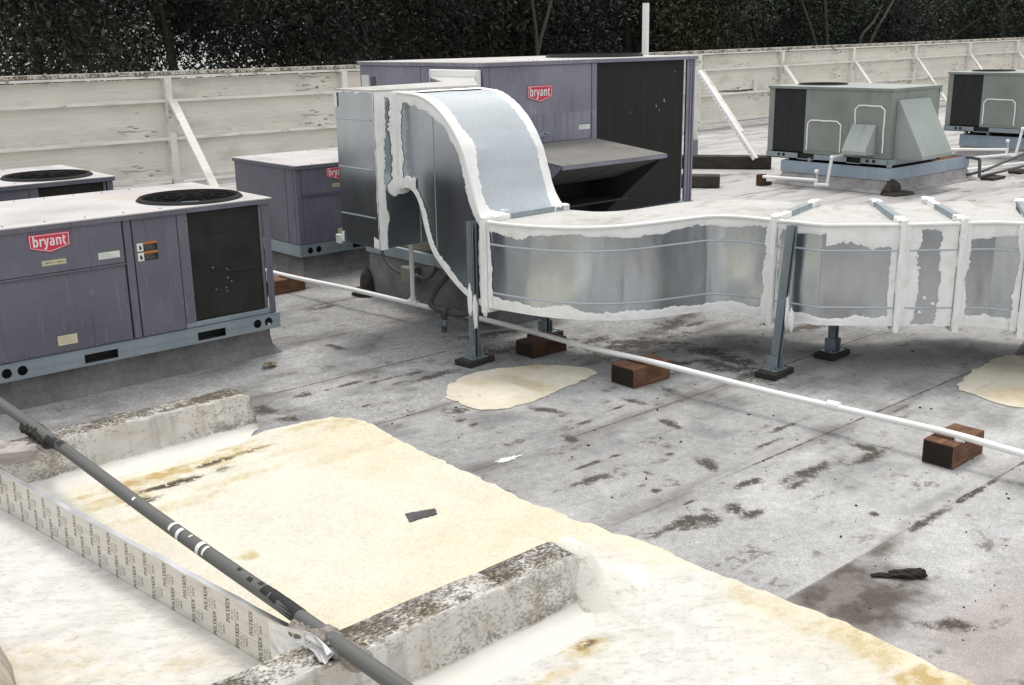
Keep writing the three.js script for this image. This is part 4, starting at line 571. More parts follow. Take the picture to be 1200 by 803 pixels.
    if (smooth) { mesh('side_panel', can(grid(tp, b, 24), 24, 3), M.galv, t); mesh('side_panel', grid(ft, fb, 4), M.galv, t); mesh('top_panel', grid(tp, ft, 6), M.deckTop, t, 'white coated top of the duct'); mesh('bottom_panel', grid(b, fb, 4), M.galv, t); }
    else for (let i = 0; i + 1 < near.length; i++) { const sl = (P) => resample([P[i], P[i + 1]], 0.1, false).length, l = (P, n = 5) => Array.from({ length: n + 1 }, (_, k) => P[i].clone().lerp(P[i + 1], k / n)); mesh('side_panel', can(grid(l(tp, 24), l(b, 24), 24), 24, near[i][0] * 9), M.galv, t); mesh('side_panel', grid(l(ft), l(fb), 3), M.galv, t); mesh('top_panel', grid(l(tp), l(ft), 4), M.deckTop, t, 'white coated top of the duct'); mesh('bottom_panel', grid(l(b), l(fb), 3), M.galv, t); }
    return { b, tp, fb, ft };
  };
  const outN = (P) => P.map((p, i) => { const a = P[Math.max(0, i - 1)], b = P[Math.min(P.length - 1, i + 1)]; return b.clone().sub(a).setY(0).normalize().cross(up).normalize(); });
  const dress = (R, seed, smooth, wt, wb) => {
    const tp = smooth ? eq(R.tp, Math.round(2.2 / 0.008)) : resample(R.tp, 0.008, false), b = smooth ? eq(R.b, Math.round(2.2 / 0.008)) : resample(R.b, 0.008, false), nt = outN(tp), nb = outN(b);
    sb(tp, [dn], nt, wt[0], wt[1], seed); sb(b, [up], nb, wb[0], wb[1], seed + 1);
    for (const fr of [0.245, 0.815]) { const P = (smooth ? eq(R.tp, 60) : resample(R.tp, 0.05, false)), Q = (smooth ? eq(R.b, 60) : resample(R.b, 0.05, false)), n = outN(P); mesh('standing_seam', tube(P.map((p, i) => p.clone().lerp(Q[Math.min(i, Q.length - 1)], fr).addScaledVector(n[i], 0.003)), 0.0065, smooth ? 120 : P.length * 2, 6, smooth), M.galvSkyLit, t); }  // seams share the pale metal that carries sky reflection in its colour
    const e = (smooth ? eq(R.tp, 60) : resample(R.tp, 0.05, false)), n = outN(e); mesh('edge_seam', tube(e.map((p, i) => p.clone().addScaledVector(n[i], 0.006).add(V3(0, 0.004, 0))), 0.0125, e.length * 2, 6, smooth), M.mastic, t);
  };
  const HT = 0.962;
  const R1 = run(nearA, farA, nearA.map((_, k) => hb(k)), HT, true); dress(R1, 41, true, [0.025, 0.085], [0.02, 0.095]);
  const R2 = run([[5.752, -4.0], [5.80, -3.70], [6.125, -3.37]], [[6.50, -4.2], [6.58, -4.12], [6.78, -3.945]], [0.33, 0.33, 0.327], HT, false); dress(R2, 43, false, [0.02, 0.09], [0.03, 0.11]);
  const R3 = run([[6.145, -3.352], [6.425, -3.137]], [[6.79, -3.935], [7.12, -3.755]], [0.327, 0.315], HT, false); dress(R3, 45, false, [0.015, 0.05], [0.0, 0.02]);
  const R4 = run([[6.445, -3.12], [6.605, -2.995], [6.675, -2.84]], [[7.13, -3.745], [7.36, -3.56], [7.45, -3.3]], [0.314, 0.302, 0.292], HT, false); dress(R4, 47, false, [0.05, 0.12], [0.02, 0.1]);
  const R5 = run([[6.68, -2.8], [6.75, -2.5], [7.0, 3]], [[7.47, -3.2], [7.52, -2.7], [7.72, 3]], [0.29, 0.285, 0.28], HT, false); dress(R5, 49, false, [0.05, 0.1], [0.05, 0.1]);
  // flanges between the sections
  const flange = (n, f, b, seed, patchA, patchB) => {
    const N = V3(n[0], 0, n[1]), F = V3(f[0], 0, f[1]), ac = F.clone().sub(N).normalize(), hd = V3(-ac.z, 0, ac.x), o = 0.032, w = 0.042, hi = HT + 0.034, lo = b - 0.034; if (hd.z < 0) hd.multiplyScalar(-1);
    const P = (p, y, d) => p.clone().addScaledVector(ac, d).setY(y);
    const g = [bar(P(N, lo, -o / 2), P(N, hi, -o / 2), w, o, hd), bar(P(F, lo, o / 2), P(F, hi, o / 2), w, o, hd), bar(P(N, HT + 0.017, 0.001), P(F, HT + 0.017, -0.001), w, 0.033), bar(P(N, b - 0.018, 0.001), P(F, b - 0.018, -0.001), w, 0.032)];
    mesh('flange', g, M.mastic, t, 'white sealed joint flange'); const L = N.distanceTo(F);
    mesh('flange_angle', [bar(P(N, HT + 0.02, L * patchA), P(N, HT + 0.02, L * patchB), w + 0.008, 0.033), bar(P(N, HT + 0.02, L * patchB + 0.02), P(N, HT + 0.02, L * Math.min(0.96, patchB + 0.3)), w + 0.006, 0.031)], M.rail, t, 'bare metal on the joint flange');
    const v = resample([P(N, HT, -0.003), P(N, b, -0.003)], 0.008, false);
    sb(v.map((p) => p.clone().addScaledVector(hd, w / 2)), [hd], [ac.clone().multiplyScalar(-1)], 0.0, 0.05, seed); sb(v.map((p) => p.clone().addScaledVector(hd, -w / 2)), [hd.clone().multiplyScalar(-1)], [ac.clone().multiplyScalar(-1)], 0.01, 0.06, seed + 1);
    const l = []; for (let i = 0; i < 6; i++) l.push(lump(N.x - ac.x * o * 0.55, lerp(lo, hi, vn(i * 3.7, seed * 1.3)), N.z - ac.z * o * 0.55, 0.02, 0.05 + 0.04 * vn(i * 9, seed), 0.019, seed + i, 0.5, 2)); for (let i = 0; i < 4; i++) { const q = P(N, HT + 0.03, L * [0.02, 0.1, 0.9, 0.98][i]); l.push(lump(q.x, q.y, q.z, 0.04, 0.012, 0.035, seed + 20 + i, 0.5, 2)); } mesh('sealant_lump', l, M.mastic, t);
  };
  flange([4.45, -5.325], [5.175, -5.345], 0.4, 61, 0.28, 0.84); flange([5.75, -4.015], [6.51, -4.22], 0.33, 63, 0.3, 0.5); flange([6.135, -3.36], [6.785, -3.94], 0.327, 65, 0.2, 0.6); flange([6.435, -3.128], [7.125, -3.75], 0.315, 67, 0.18, 0.35); flange([6.678, -2.82], [7.46, -3.25], 0.29, 69, 0.3, 0.7);
  // wide smeared bands on the section between the close flanges
  const q = (R, i, d) => resample([R.tp[i].clone(), R.b[i].clone()], 0.008, false); const n3 = outN(R3.tp)[0], h3 = R3.tp[1].clone().sub(R3.tp[0]).setY(0).normalize();
  sb(q(R3, 0).map((p) => p.clone().addScaledVector(h3, 0.02)), [h3], [n3], 0.06, 0.115, 71, 0.005, 1.4); sb(q(R3, 1).map((p) => p.clone().addScaledVector(h3, -0.01)), [h3.clone().multiplyScalar(-1)], [n3], 0.06, 0.12, 73, 0.005, 1.4);
  const h2 = R2.tp[2].clone().sub(R2.tp[1]).setY(0).normalize(); sb(resample([R2.tp[1].clone().addScaledVector(h2, 0.02), R2.tp[2]], 0.008, false), [dn], [outN([R2.tp[1], R2.tp[2]])[0]], 0.09, 0.15, 75, 0.005, 1.3);
  mesh('sealant_dab', [[0.25, 0.3], [0.3, 0.42], [0.45, 0.72], [0.38, 0.86], [0.62, 0.78]].map(([a, b], i) => { const p = R3.tp[0].clone().lerp(R3.tp[1], a).lerp(R3.b[0].clone().lerp(R3.b[1], a), b).addScaledVector(n3, 0.003); return lump(p.x, p.y, p.z, 0.012, 0.01, 0.012, i, 0.7, 2); }), M.mastic, t);
}
// stands that carry the duct
{
  const stand = (label, fx, fz, tx, tz, h, ry) => {
    const t = thing('duct_stand', label, 'stand', [fx, 0, fz], 'steel stands under the duct'), a = V3(fx, 0.045, fz), b = V3(tx, h, tz);
    mesh('rubber_pad', (() => { const g = new RoundedBoxGeometry(0.24, 0.036, 0.15, 2, 0.006); g.rotateY(ry); g.translate(fx, 0.02, fz); return g; })(), M.dark, t);
    mesh('strut', [bar(a.clone().add(V3(0, 0, -0.022)), b.clone().add(V3(0, 0, -0.022)), 0.045, 0.006, V3(0, 0, 1)), bar(a.clone().add(V3(-0.022, 0, 0)), b.clone().add(V3(-0.022, 0, 0)), 0.006, 0.05, V3(0, 0, 1)), bar(a.clone().add(V3(0.022, 0, 0)), b.clone().add(V3(0.022, 0, 0)), 0.006, 0.05, V3(0, 0, 1)), bar(a.clone().add(V3(-0.016, 0, 0.023)), b.clone().add(V3(-0.016, 0, 0.023)), 0.012, 0.004, V3(0, 0, 1)), bar(a.clone().add(V3(0.016, 0, 0.023)), b.clone().add(V3(0.016, 0, 0.023)), 0.012, 0.004, V3(0, 0, 1))], M.strut, t);
    mesh('foot_angle', [bx(fx - 0.07, fx + 0.07, 0.04, 0.047, fz - 0.05, fz + 0.055), bx(fx + 0.028, fx + 0.035, 0.048, 0.13, fz - 0.04, fz + 0.04), bx(fx - 0.035, fx - 0.029, 0.048, 0.13, fz - 0.04, fz + 0.04)], M.rail, t);
    for (const s of [-1, 1]) mesh('bolt', (() => { const g = new THREE.CylinderGeometry(0.011, 0.011, 0.016, 6); g.translate(fx + s * 0.052, 0.055, fz + 0.02); return g; })(), M.screw, t);
    return t;
  };
  const s1 = stand('steel stand at the foot of the swan neck, reaching up the side of the duct', 4.418, -5.43, 4.418, -5.43, 0.96, 0.1);
  mesh('sealant_smear', [lump(4.392, 0.44, -5.43, 0.012, 0.1, 0.02, 4, 0.5), lump(4.41, 0.36, -5.4, 0.02, 0.12, 0.012, 8, 0.5)], M.mastic, s1);
  const s2 = stand('tilted steel stand up the side of the duct beside the second joint flange', 5.625, -3.88, 5.705, -3.86, 0.955, 0.1); mesh('sealant_smear', [lump(5.665, 0.42, -3.84, 0.012, 0.1, 0.012, 5, 0.5), lump(5.69, 0.36, -3.82, 0.03, 0.07, 0.012, 15, 0.6)], M.mastic, s2);
  stand('short steel stand under the duct near the rounded cream patch', 5.2, -5.57, 5.2, -5.57, 0.36, 0.1); stand('short steel stand under the duct near its right end', 6.25, -3.86, 6.25, -3.86, 0.32, 0.1);
  const pad = thing('wood_sleeper', 'wood sleeper coloured darker for the shade under the duct near the white pipe', 'wood block', [4.95, 0, -5.35]); mesh('sleeper_block', bx(4.76, 5.08, 0.0, 0.1, -5.4, -5.22, 0.008), std({ map: scaled(T.block, 2.5, 2.5), color: rgb(0.42, 0.4, 0.38), roughness: 0.9 }), pad); mesh('cut_end', bx(4.757, 4.7615, 0.006, 0.094, -5.394, -5.226), M.blockEnd, pad);  // block colour darkened to paint in the shade under the duct
}

// ------------------------------------------------------------------ duct curb with gas line and junction box
{
  const t = thing('duct_curb', 'tall grey felted curb with a steel rail behind the swan neck', 'curb', [5.6, 0, -6.8], null, 'thing');
  mesh('upstand', bx(5.09, 6.12, -0.002, 0.375, -7.64, -5.98), M.felt, t); mesh('steel_rail', bx(5.065, 6.14, 0.376, 0.468, -7.66, -5.96, 0.006), M.rail, t); mesh('curb_lid', bx(5.1, 6.1, 0.468, 0.474, -7.62, -6.0), M.dark, t);
  mesh('corner_flashing', [lump(5.07, 0.06, -7.66, 0.06, 0.17, 0.07, 4, 0.3), lump(5.04, 0.01, -7.66, 0.12, 0.06, 0.12, 7, 0.4)], M.dark, t, 'dark mossy flashing at the corner');
  const j = thing('junction_box', 'small olive grey electrical junction box on the duct curb', 'junction box', [5.03, 0.24, -6.98]);
  mesh('box', bx(4.99, 5.085, 0.215, 0.345, -7.05, -6.92, 0.006), M.jbox, j); mesh('box_cover', bx(4.984, 4.992, 0.22, 0.34, -7.045, -6.925, 0.003), M.jbox, j);
  mesh('connector', rod(V3(5.04, 0.28, -6.92), V3(5.04, 0.28, -6.885), 0.018), M.rail, j);
  single('electric_conduit', [tube([V3(5.02, 0.66, -7.3), V3(4.99, 0.52, -7.32), V3(4.99, 0.36, -7.26), V3(5.02, 0.285, -7.14), V3(5.03, 0.28, -7.05)], 0.014, 40), tube([V3(5.04, 0.28, -6.885), V3(5.04, 0.275, -6.8), V3(5.05, 0.31, -6.72), V3(5.08, 0.4, -6.68)], 0.014, 30)], M.conduit, 'dark curved electric conduit entering the junction box', 'conduit');
  const gp = thing('gas_pipe', 'dark gas pipe with tee and valve bent out below the swan neck', 'gas pipe', [4.76, 0, -6.2]);
  mesh('pipe_run', [tube([V3(5.07, 0.36, -6.5), V3(4.95, 0.34, -6.42), V3(4.82, 0.27, -6.38), V3(4.76, 0.19, -6.36), V3(4.76, 0.165, -6.28)], 0.022, 50), rod(V3(4.76, 0.165, -6.28), V3(4.76, 0.165, -6.16), 0.022), tube([V3(4.76, 0.165, -6.16), V3(4.78, 0.165, -6.03), V3(4.86, 0.19, -5.92), V3(5.0, 0.24, -5.8)], 0.022, 30), rod(V3(4.76, 0.165, -6.2), V3(4.76, 0.01, -6.2), 0.02)], M.conduit, gp);
  mesh('tee_fitting', [rod(V3(4.76, 0.165, -6.26), V3(4.76, 0.165, -6.14), 0.031), rod(V3(4.76, 0.165, -6.2), V3(4.76, 0.12, -6.2), 0.031)], M.conduit, gp);
  mesh('valve', [rod(V3(4.76, 0.1, -6.2), V3(4.76, 0.055, -6.2), 0.03, 0.03, 8), rod(V3(4.735, 0.078, -6.2), V3(4.71, 0.078, -6.2), 0.012), bar(V3(4.708, 0.078, -6.24), V3(4.708, 0.085, -6.17), 0.008, 0.018)], M.rail, gp);
}

// ------------------------------------------------------------------ condensate pipe on its blocks
{
  const y = 0.148, path = (z) => 4.6 + 0.43 * sst(-8.6, -1.5, z) * 1 + 0.02 * Math.sin(z * 1.7);
  const X = [[-9.2, 4.57], [-8.3, 4.62], [-7.4, 4.7], [-6.66, 4.785], [-5.7, 4.845], [-4.73, 4.885], [-4.3, 4.9], [-3.4, 4.96], [-2.38, 5.03], [-2.04, 5.042], [-1.0, 5.1], [1, 5.2], [3.5, 5.3]];
  const P = X.map(([z, x], i) => V3(x, y + (i % 2 ? -0.006 : 0.004), z));
  const t = thing('drain_pipe', 'long thin white plastic drain pipe laid on wood blocks across the grey roof', 'pipe', [4.85, 0, -4.7]);
  mesh('pipe_run', tube(P, 0.0185, 160, 12), M.pvc, t); for (const [x, z] of [[4.87, -4.93], [4.99, -3.05]]) mesh('coupling', rod(V3(x, y, z - 0.035), V3(x + 0.004, y, z + 0.035), 0.027), M.pvc, t);
  mesh('riser', rod(V3(4.79, y, -6.62), V3(4.79, 0.66, -6.62), 0.018), M.pvc, t); mesh('tee_fitting', [rod(V3(4.786, y, -6.67), V3(4.794, y, -6.57), 0.026), rod(V3(4.79, y, -6.62), V3(4.79, y + 0.05, -6.62), 0.025)], M.pvc, t);
  mesh('sealant_drip', lump(5.035, 0.128, -2.36, 0.02, 0.03, 0.025, 3, 0.5), M.mastic, t);
  const block = (label, x0, x1, z0, z1, h, rot) => { const b = thing('wood_block', label, 'wood block', [(x0 + x1) / 2, 0, (z0 + z1) / 2], 'wood blocks under the white pipe'); b.rotation.y = rot; mesh('block', bx(x0, x1, 0, h, z0, z1, 0.006), M.block, b); mesh('cut_end', bx(x0 - 0.0015, x0 + 0.003, 0.007, h - 0.007, z0 + 0.007, z1 - 0.007), M.blockEnd, b, 'dark weathered end grain');
    const q = rng(Math.round(x0 * 100)), d = []; for (let i = 0; i < 26; i++) { const w = 0.004 + 0.003 * q(); d.push(bx(0, w, 0, 0.002, 0, w).translate(lerp(x0 + 0.02, x1 - 0.02, (i % 13) / 13 + 0.01 * q()), h - 0.001, lerp(z0, z1, i < 13 ? 0.35 : 0.7) + 0.02 * q())); } mesh('incising', d, M.brown, b).userData.kind = 'stuff'; };
  block('rust brown wood block under the white pipe at the right, nearest the camera', 4.935, 5.265, -2.5, -2.335, 0.126, 0.02); block('rust brown wood block under the white pipe below the middle of the duct', 4.765, 5.1, -4.5, -4.3, 0.124, -0.02); block('brown wood block under the white pipe beside the nearest purple unit', 4.42, 4.78, -8.36, -8.2, 0.122, 0.02);
}

// ------------------------------------------------------------------ ridges, dark pipe and foil board in front
function ridge(name, label, x0, x1, zb, zf, h, seed, mat) {           // long low felted ridge: profile toe, face, rounded top, back
  const prof = [[zf + 0.195, 0.004, 0], [zf + 0.1, 0.0085, 0.1], [zf + 0.045, 0.028, 0.19], [zf + 0.022, h * 0.35, 0.28], [zf + 0.008, h * 0.7, 0.4], [zf, h * 0.95, 0.485], [zf - 0.008, h, 0.51], [(zf + zb) / 2, h + 0.004, 0.6], [zb + 0.008, h, 0.72], [zb, h * 0.94, 0.76], [zb - 0.02, h * 0.5, 0.88], [zb - 0.05, 0.02, 0.95], [zb - 0.08, 0.003, 1]], m = prof.length, L = x1 - x0, n = Math.round(L / 0.02), pos = [], uv = [], idx = [];
  for (let i = 0; i <= n; i++) { const x = x0 + L * i / n; const e = sst(x1 + 0.01, x1 - 0.05, x); for (let j = 0; j < m; j++) { const [z1, y, v] = prof[j], z = v < 0.2 ? zf + 0.03 + (z1 - zf - 0.03) * lerp(0.12, 1, sst(x1 + 0.02, x1 - 0.16, x)) : z1, nz = (fbm(x * 6 + seed, j * 0.25 + seed, 4) - 0.5), f2 = (fbm(x * 34 + seed, j * 0.9, 3) - 0.5), sh = 0.9 + 0.1 * e; pos.push(x + (i === n ? 0.02 * (1 - y / h) : 0), y * sh + (y > 0.02 ? nz * 0.02 + f2 * 0.007 : 0), z + nz * 0.016 + f2 * 0.006); uv.push(x * 0.42 + seed * 0.13, v); } }
  for (let i = 0; i < n; i++) for (let j = 0; j + 1 < m; j++) { const a = i * m + j, b = a + m; idx.push(a, b, a + 1, b, b + 1, a + 1); }
  const c = pos.length / 3; const end = n * m; for (let j = 1; j + 1 < m; j++) idx.push(end, end + j + 1, end + j);
  const g = new THREE.BufferGeometry(); g.setAttribute('position', new THREE.Float32BufferAttribute(pos, 3)); g.setAttribute('uv', new THREE.Float32BufferAttribute(uv, 2)); g.setIndex(idx); const gg = toCreasedNormals(g, 0.75);
  const t = thing(name, label, 'curb', [(x0 + x1) / 2, 0, (zb + zf) / 2], null, 'thing'); mesh('felted_ridge', gg, mat, t); return t;
}
M.ridge = std({ map: T.curb, roughness: 0.95, bumpMap: T.curb, bumpScale: 0.006, side: 2 });
const far = ridge('pipe_curb', 'low dirty white curb crossed by the dark pipe, farther of the two ridges', 0.4, 2.7, -5.5, -5.33, 0.205, 3, M.ridge);
mesh('sealant_lump', [lump(1.05, 0.16, -5.42, 0.16, 0.09, 0.12, 21, 0.5), lump(1.35, 0.17, -5.4, 0.2, 0.07, 0.1, 25, 0.5)], std({ map: scaled(T.felt, 1, 1), color: rgb(2.4, 2.3, 2.15), roughness: 0.95 }), far);
const nearR = ridge('pipe_curb', 'low mossy white curb in front, nearer of the two ridges with a white patched end', 0.4, 2.68, -2.83, -2.665, 0.205, 8, M.ridge);
{ // white coating built up over the end of the near ridge and slumped onto the roof
  M.endCoat = std({ map: scaled(T.white, 2, 2), color: rgb(1, 0.99, 0.96), roughness: 0.8, bumpMap: scaled(T.bump, 3, 3), bumpScale: 0.003 });
  const mc = new MarchingCubes(56, M.endCoat, false, false, 60000), N = 56, S = 0.45, cx = 2.8, cy = 0.1, cz = -2.73;
  const el = (x, y, z, a, b, c, rx, ry, rz) => (Math.hypot((x - a) / rx, (y - b) / ry, (z - c) / rz) - 1) * Math.min(rx, ry, rz);
  for (let k = 0; k < N; k++) for (let j = 0; j < N; j++) for (let i = 0; i < N; i++) {
    const x = cx + ((i - N / 2) / (N / 2)) * S, y = cy + ((j - N / 2) / (N / 2)) * S, z = cz + ((k - N / 2) / (N / 2)) * S;
    const d = [el(x, y, z, 2.69, 0.03, -2.745, 0.105, 0.2, 0.135), el(x, y, z, 2.76, -0.02, -2.72, 0.15, 0.13, 0.17), el(x, y, z, 2.84, -0.03, -2.7, 0.27, 0.05, 0.2)]; let e = 0; for (const q of d) e += Math.exp(-q / 0.022);
    mc.field[k * N * N + j * N + i] = 0.022 * Math.log(e) - 0.012 * (fbm(x * 12, z * 12 + y * 9, 3) - 0.5);
  }
  mc.isolation = 0; mc.update(); const n = mc.count, g = new THREE.BufferGeometry(); g.setAttribute('position', new THREE.BufferAttribute(mc.positionArray.slice(0, n * 3), 3)); g.setAttribute('normal', new THREE.BufferAttribute(mc.normalArray.slice(0, n * 3), 3));
  g.scale(S, S, S); g.translate(cx, cy, cz); { const p = g.attributes.position, uv = new Float32Array(n * 2); for (let i = 0; i < n; i++) { uv[2 * i] = p.getX(i) + 0.3 * p.getY(i); uv[2 * i + 1] = p.getZ(i) - 0.7 * p.getY(i); } g.setAttribute('uv', new THREE.BufferAttribute(uv, 2)); } mesh('end_patch', g, M.endCoat, nearR, 'white coated slump over the end of the curb');
}
{
  const p = thing('conduit_pipe', 'dark grey pipe with white paint splashes lying across both low curbs', 'pipe', [1.6, 0.2, -4]);
  const A = V3(1.54, 0.25, -8.3), B = V3(1.585, 0.245, -5.4), C = V3(1.585, 0.24, -4), D = V3(1.6, 0.243, -2.75), E2 = V3(1.66, 0.24, 2.5), r = 0.0275;
  mesh('pipe_run', tube([A, B, C, D, E2], r, 90, 16), M.pipe, p);
  for (const [z, s] of [[-5.42, 1], [-2.74, 2]]) { const L = []; for (let i = 0; i < 9; i++) { const zz = z - 0.16 + i * 0.036; L.push(lump(1.585 + 0.004 * i * (s - 1), 0.235 - 0.008 * Math.abs(i - 4) * 0.5, zz, 0.036 + 0.01 * vn(i * 2, s), 0.036, 0.042, s * 30 + i, 0.3, 3)); } mesh('mastic_sleeve', L, s === 1 ? M.dark : std({ map: scaled(T.felt, 2, 2), color: rgb(1.5, 1.4, 1.25), roughness: 0.95 }), p, 'lumpy mastic where the pipe crosses the curb'); }
  const splash = (z, w, a0, a1) => { const g = new THREE.CylinderGeometry(r + 0.0015, r + 0.0015, w, 14, 1, true, a0, a1 - a0); g.rotateX(Math.PI / 2); g.translate(1.585 + 0.015 * sst(-4, -2.75, z), 0.2405 + 0.0025 * Math.abs(z + 4) / 1.3, z); return g; };
  for (const g of [splash(-2.985, 0.12, 0, 6.2832), splash(-3.07, 0.05, 1.6, 4.4), splash(-3.105, 0.03, 0.4, 3.4), splash(-3.13, 0.05, 2.6, 4.2), splash(-3.18, 0.025, 2.9, 3.5), splash(-3.24, 0.03, 3.3, 3.9), splash(-3.33, 0.02, 3.0, 3.5), splash(-5.2, 0.12, 0, 6.2832), splash(-5.1, 0.06, 2, 4)]) mesh('tar_stain', g, M.black, p, 'black tar smeared on the pipe');
  for (const g of [splash(-3.86, 0.02, 2.4, 4.4), splash(-3.79, 0.024, 3.0, 5.0), splash(-3.62, 0.026, 2.8, 5.0), splash(-3.575, 0.016, 3.0, 4.6), splash(-4.22, 0.018, 3.4, 4.0), splash(-3.71, 0.012, 3.0, 3.6)]) mesh('paint_splash', g, M.mastic, p, 'white paint splash on the pipe');
}
{ // board wrapped in printed foil tape
  const A = V3(1.27, 0.0, -5.26), B = V3(1.565, 0.0, -2.95), dir = B.clone().sub(A), L = dir.length(); dir.normalize(); const side = V3(dir.z, 0, -dir.x), h = 0.2, th = 0.022;
  const m = canvasMat(2048, 256, (g, w, hh) => {
    g.fillStyle = '#dcd7cd'; g.fillRect(0, 0, w, hh); const r = rng(17);
    for (let i = 0; i < 420; i++) { const v = 175 + r() * 60; g.fillStyle = `rgba(${v},${v - 3},${v - 9},0.2)`; g.fillRect(r() * w, r() * hh, 20 + r() * 120, 3 + r() * 22); }
    g.fillStyle = 'rgba(235,238,242,0.8)'; g.fillRect(0, 156, w, 4); g.fillStyle = 'rgba(110,108,104,0.6)'; g.fillRect(0, 160, w, 2);
    g.fillStyle = '#2c2a2a'; const step = 122;
    for (const [y0, off] of [[150, 0], [262, 40]]) for (let i = -1; i < 18; i++) { g.save(); g.translate(i * step + off + 30, y0 - 4); g.rotate(-Math.PI / 2 + 0.06); g.font = 'bold 27px serif'; g.fillText('POLYKEN', 0, 0); g.fillText('POLYKEN', 0.8, 0); g.font = '13px sans-serif'; g.fillStyle = '#3c3a38'; g.fillText('FOIL TAPE', 24, 16); g.fillText('UL 181B-FX', 26, 30); g.font = 'bold 14px sans-serif'; g.fillText('339CFR', 40, 46); g.fillStyle = '#2c2a2a'; g.restore(); }
  });
  m.metalness = 0.12; m.roughness = 0.38;
  const foil = std({ color: rgb(0.75, 0.76, 0.78), metalness: 0.9, roughness: 0.3, side: 2 });
  const t = thing('foil_board', 'board wrapped in printed foil tape standing on edge beside the dark pipe', 'board', [A.x, 0, A.z]);
  const n = 80, top = [], bot = [], topB = [], botB = []; for (let i = 0; i <= n; i++) { const s = i / n, p = A.clone().addScaledVector(dir, s * L), w = 0.004 * (fbm(s * 30, 2, 3) - 0.5) * 2, q = p.clone().addScaledVector(side, -w), lift = 0.012 * (fbm(s * 14, 7, 3) - 0.5); top.push(q.clone().setY(h + lift)); bot.push(p.clone().setY(0.006)); topB.push(p.clone().addScaledVector(side, th).setY(h + lift * 0.6)); botB.push(p.clone().addScaledVector(side, th).setY(0.006)); }
  const face = grid(bot, top, 4), uv = face.attributes.uv; for (let i = 0; i <= n; i++) for (let j = 0; j <= 4; j++) uv.setXY(i * 5 + j, i / n, 1 - (1 - j / 4)); mesh('printed_face', face, m, t, 'tape face with rows of small black lettering'); mesh('foil_edge', [grid(top, topB, 1), grid(topB, botB, 2), grid([bot[0], top[0]], [botB[0], topB[0]], 1), grid([bot[n], top[n]], [botB[n], topB[n]], 1)], foil, t, 'bright crinkled foil along the top edge');
  // crumpled end flap over the near ridge
  const r = rng(77), N = 9, pos = [], idx = []; for (let i = 0; i <= N; i++) for (let j = 0; j <= N; j++) { const s = i / N, k = j / N; const c = (fbm(i * 0.6 + 3, j * 0.6, 3) - 0.5) * 0.07 + (vn(i * 1.1, j * 1.1) - 0.5) * 0.03; pos.push(1.528 + 0.02 * s - c * 0.8 * (0.4 + s), lerp(lerp(0.02, 0.2, sst(0.2, 0.75, s)), lerp(0.215, 0.3 - 0.05 * sst(0.8, 1, s), s), k) + c * 0.3, -3.02 + 0.36 * s + c * 0.5); }
  for (let i = 0; i < N; i++) for (let j = 0; j < N; j++) { const a = i * (N + 1) + j, b = a + N + 1; idx.push(a, b, a + 1, b, b + 1, a + 1); }
  let g = new THREE.BufferGeometry(); g.setAttribute('position', new THREE.Float32BufferAttribute(pos, 3)); const fu = []; for (let i = 0; i <= N; i++) for (let j = 0; j <= N; j++) fu.push(0.9 + 0.1 * i / N, j / N); g.setAttribute('uv', new THREE.Float32BufferAttribute(fu, 2)); g.setIndex(idx); g = g.toNonIndexed(); g.computeVertexNormals(); mesh('crumpled_flap', g, std({ color: rgb(0.8, 0.8, 0.8), metalness: 0.6, roughness: 0.3, side: 2 }), t, 'crumpled loose foil at the end of the board');
}
{ const t = thing('mossy_curb', 'mossy dark curb end at the lower left corner', 'curb', [0.75, 0, -3.4], null, 'thing'); mesh('felted_ridge', [lump(0.72, 0.03, -3.75, 0.13, 0.2, 0.6, 5, 0.3, 4)], std({ map: scaled(T.curb, 2, 2), roughness: 1, color: rgb(0.6, 0.56, 0.5) }), t); }

// small things lying about
single('roofing_scrap', (() => { const a = [lump(0, 0.012, 0, 0.085, 0.02, 0.032, 4, 0.75, 5), lump(-0.1, 0.006, 0.002, 0.1, 0.012, 0.02, 9, 0.6, 4), lump(0.05, 0.014, 0.004, 0.04, 0.026, 0.026, 12, 0.5, 4)]; a.forEach((g) => { g.scale(0.8, 0.9, 0.7); g.rotateY(-0.78); g.translate(3.765, 0, -1.915); }); return a; })(), std({ map: scaled(T.dark, 4, 4), color: rgb(0.55, 0.55, 0.56), roughness: 0.95 }), 'crumpled black scrap of torn roofing felt on the grey sheet at lower right', 'roofing scrap');
const TILE = [[2.636, -3.775], [2.77, -3.727], [2.745, -3.675], [2.605, -3.695]];
single('felt_tile', (() => { const g = flat(resample([TILE[0], TILE[1], TILE[2], TILE[3], TILE[0]].map(([x, z]) => V3(x, 0, z)), 0.008, false).slice(0, -1).map((p, i) => [p.x + (vn(i * 1.7, 2) - 0.5) * 0.009, p.z + (vn(i * 1.7, 9) - 0.5) * 0.009]), 0.004, 0.006); return g; })(), std({ map: scaled(T.felt, 4, 4), color: rgb(0.5, 0.5, 0.5), roughness: 1 }), 'small dark oblong scrap of felt lying on the cream coating', 'felt scrap');
single('dry_leaves', (() => { const r = rng(4), g = []; for (let i = 0; i < 26; i++) { const b = new THREE.PlaneGeometry(0.035, 0.018); b.rotateX(-Math.PI / 2 + (r() - 0.5) * 1.6); b.rotateY(r() * 6); b.translate(3.36 + (r() - 0.5) * 0.09, 0.012 + r() * 0.02, -6.31 + (r() - 0.5) * 0.05); g.push(b); } return g; })(), std({ color: rgb(0.3, 0.26, 0.16), roughness: 1, side: 2 }), 'small clump of dry leaves beside the curb of the nearest purple unit', 'leaves', null, 'stuff');
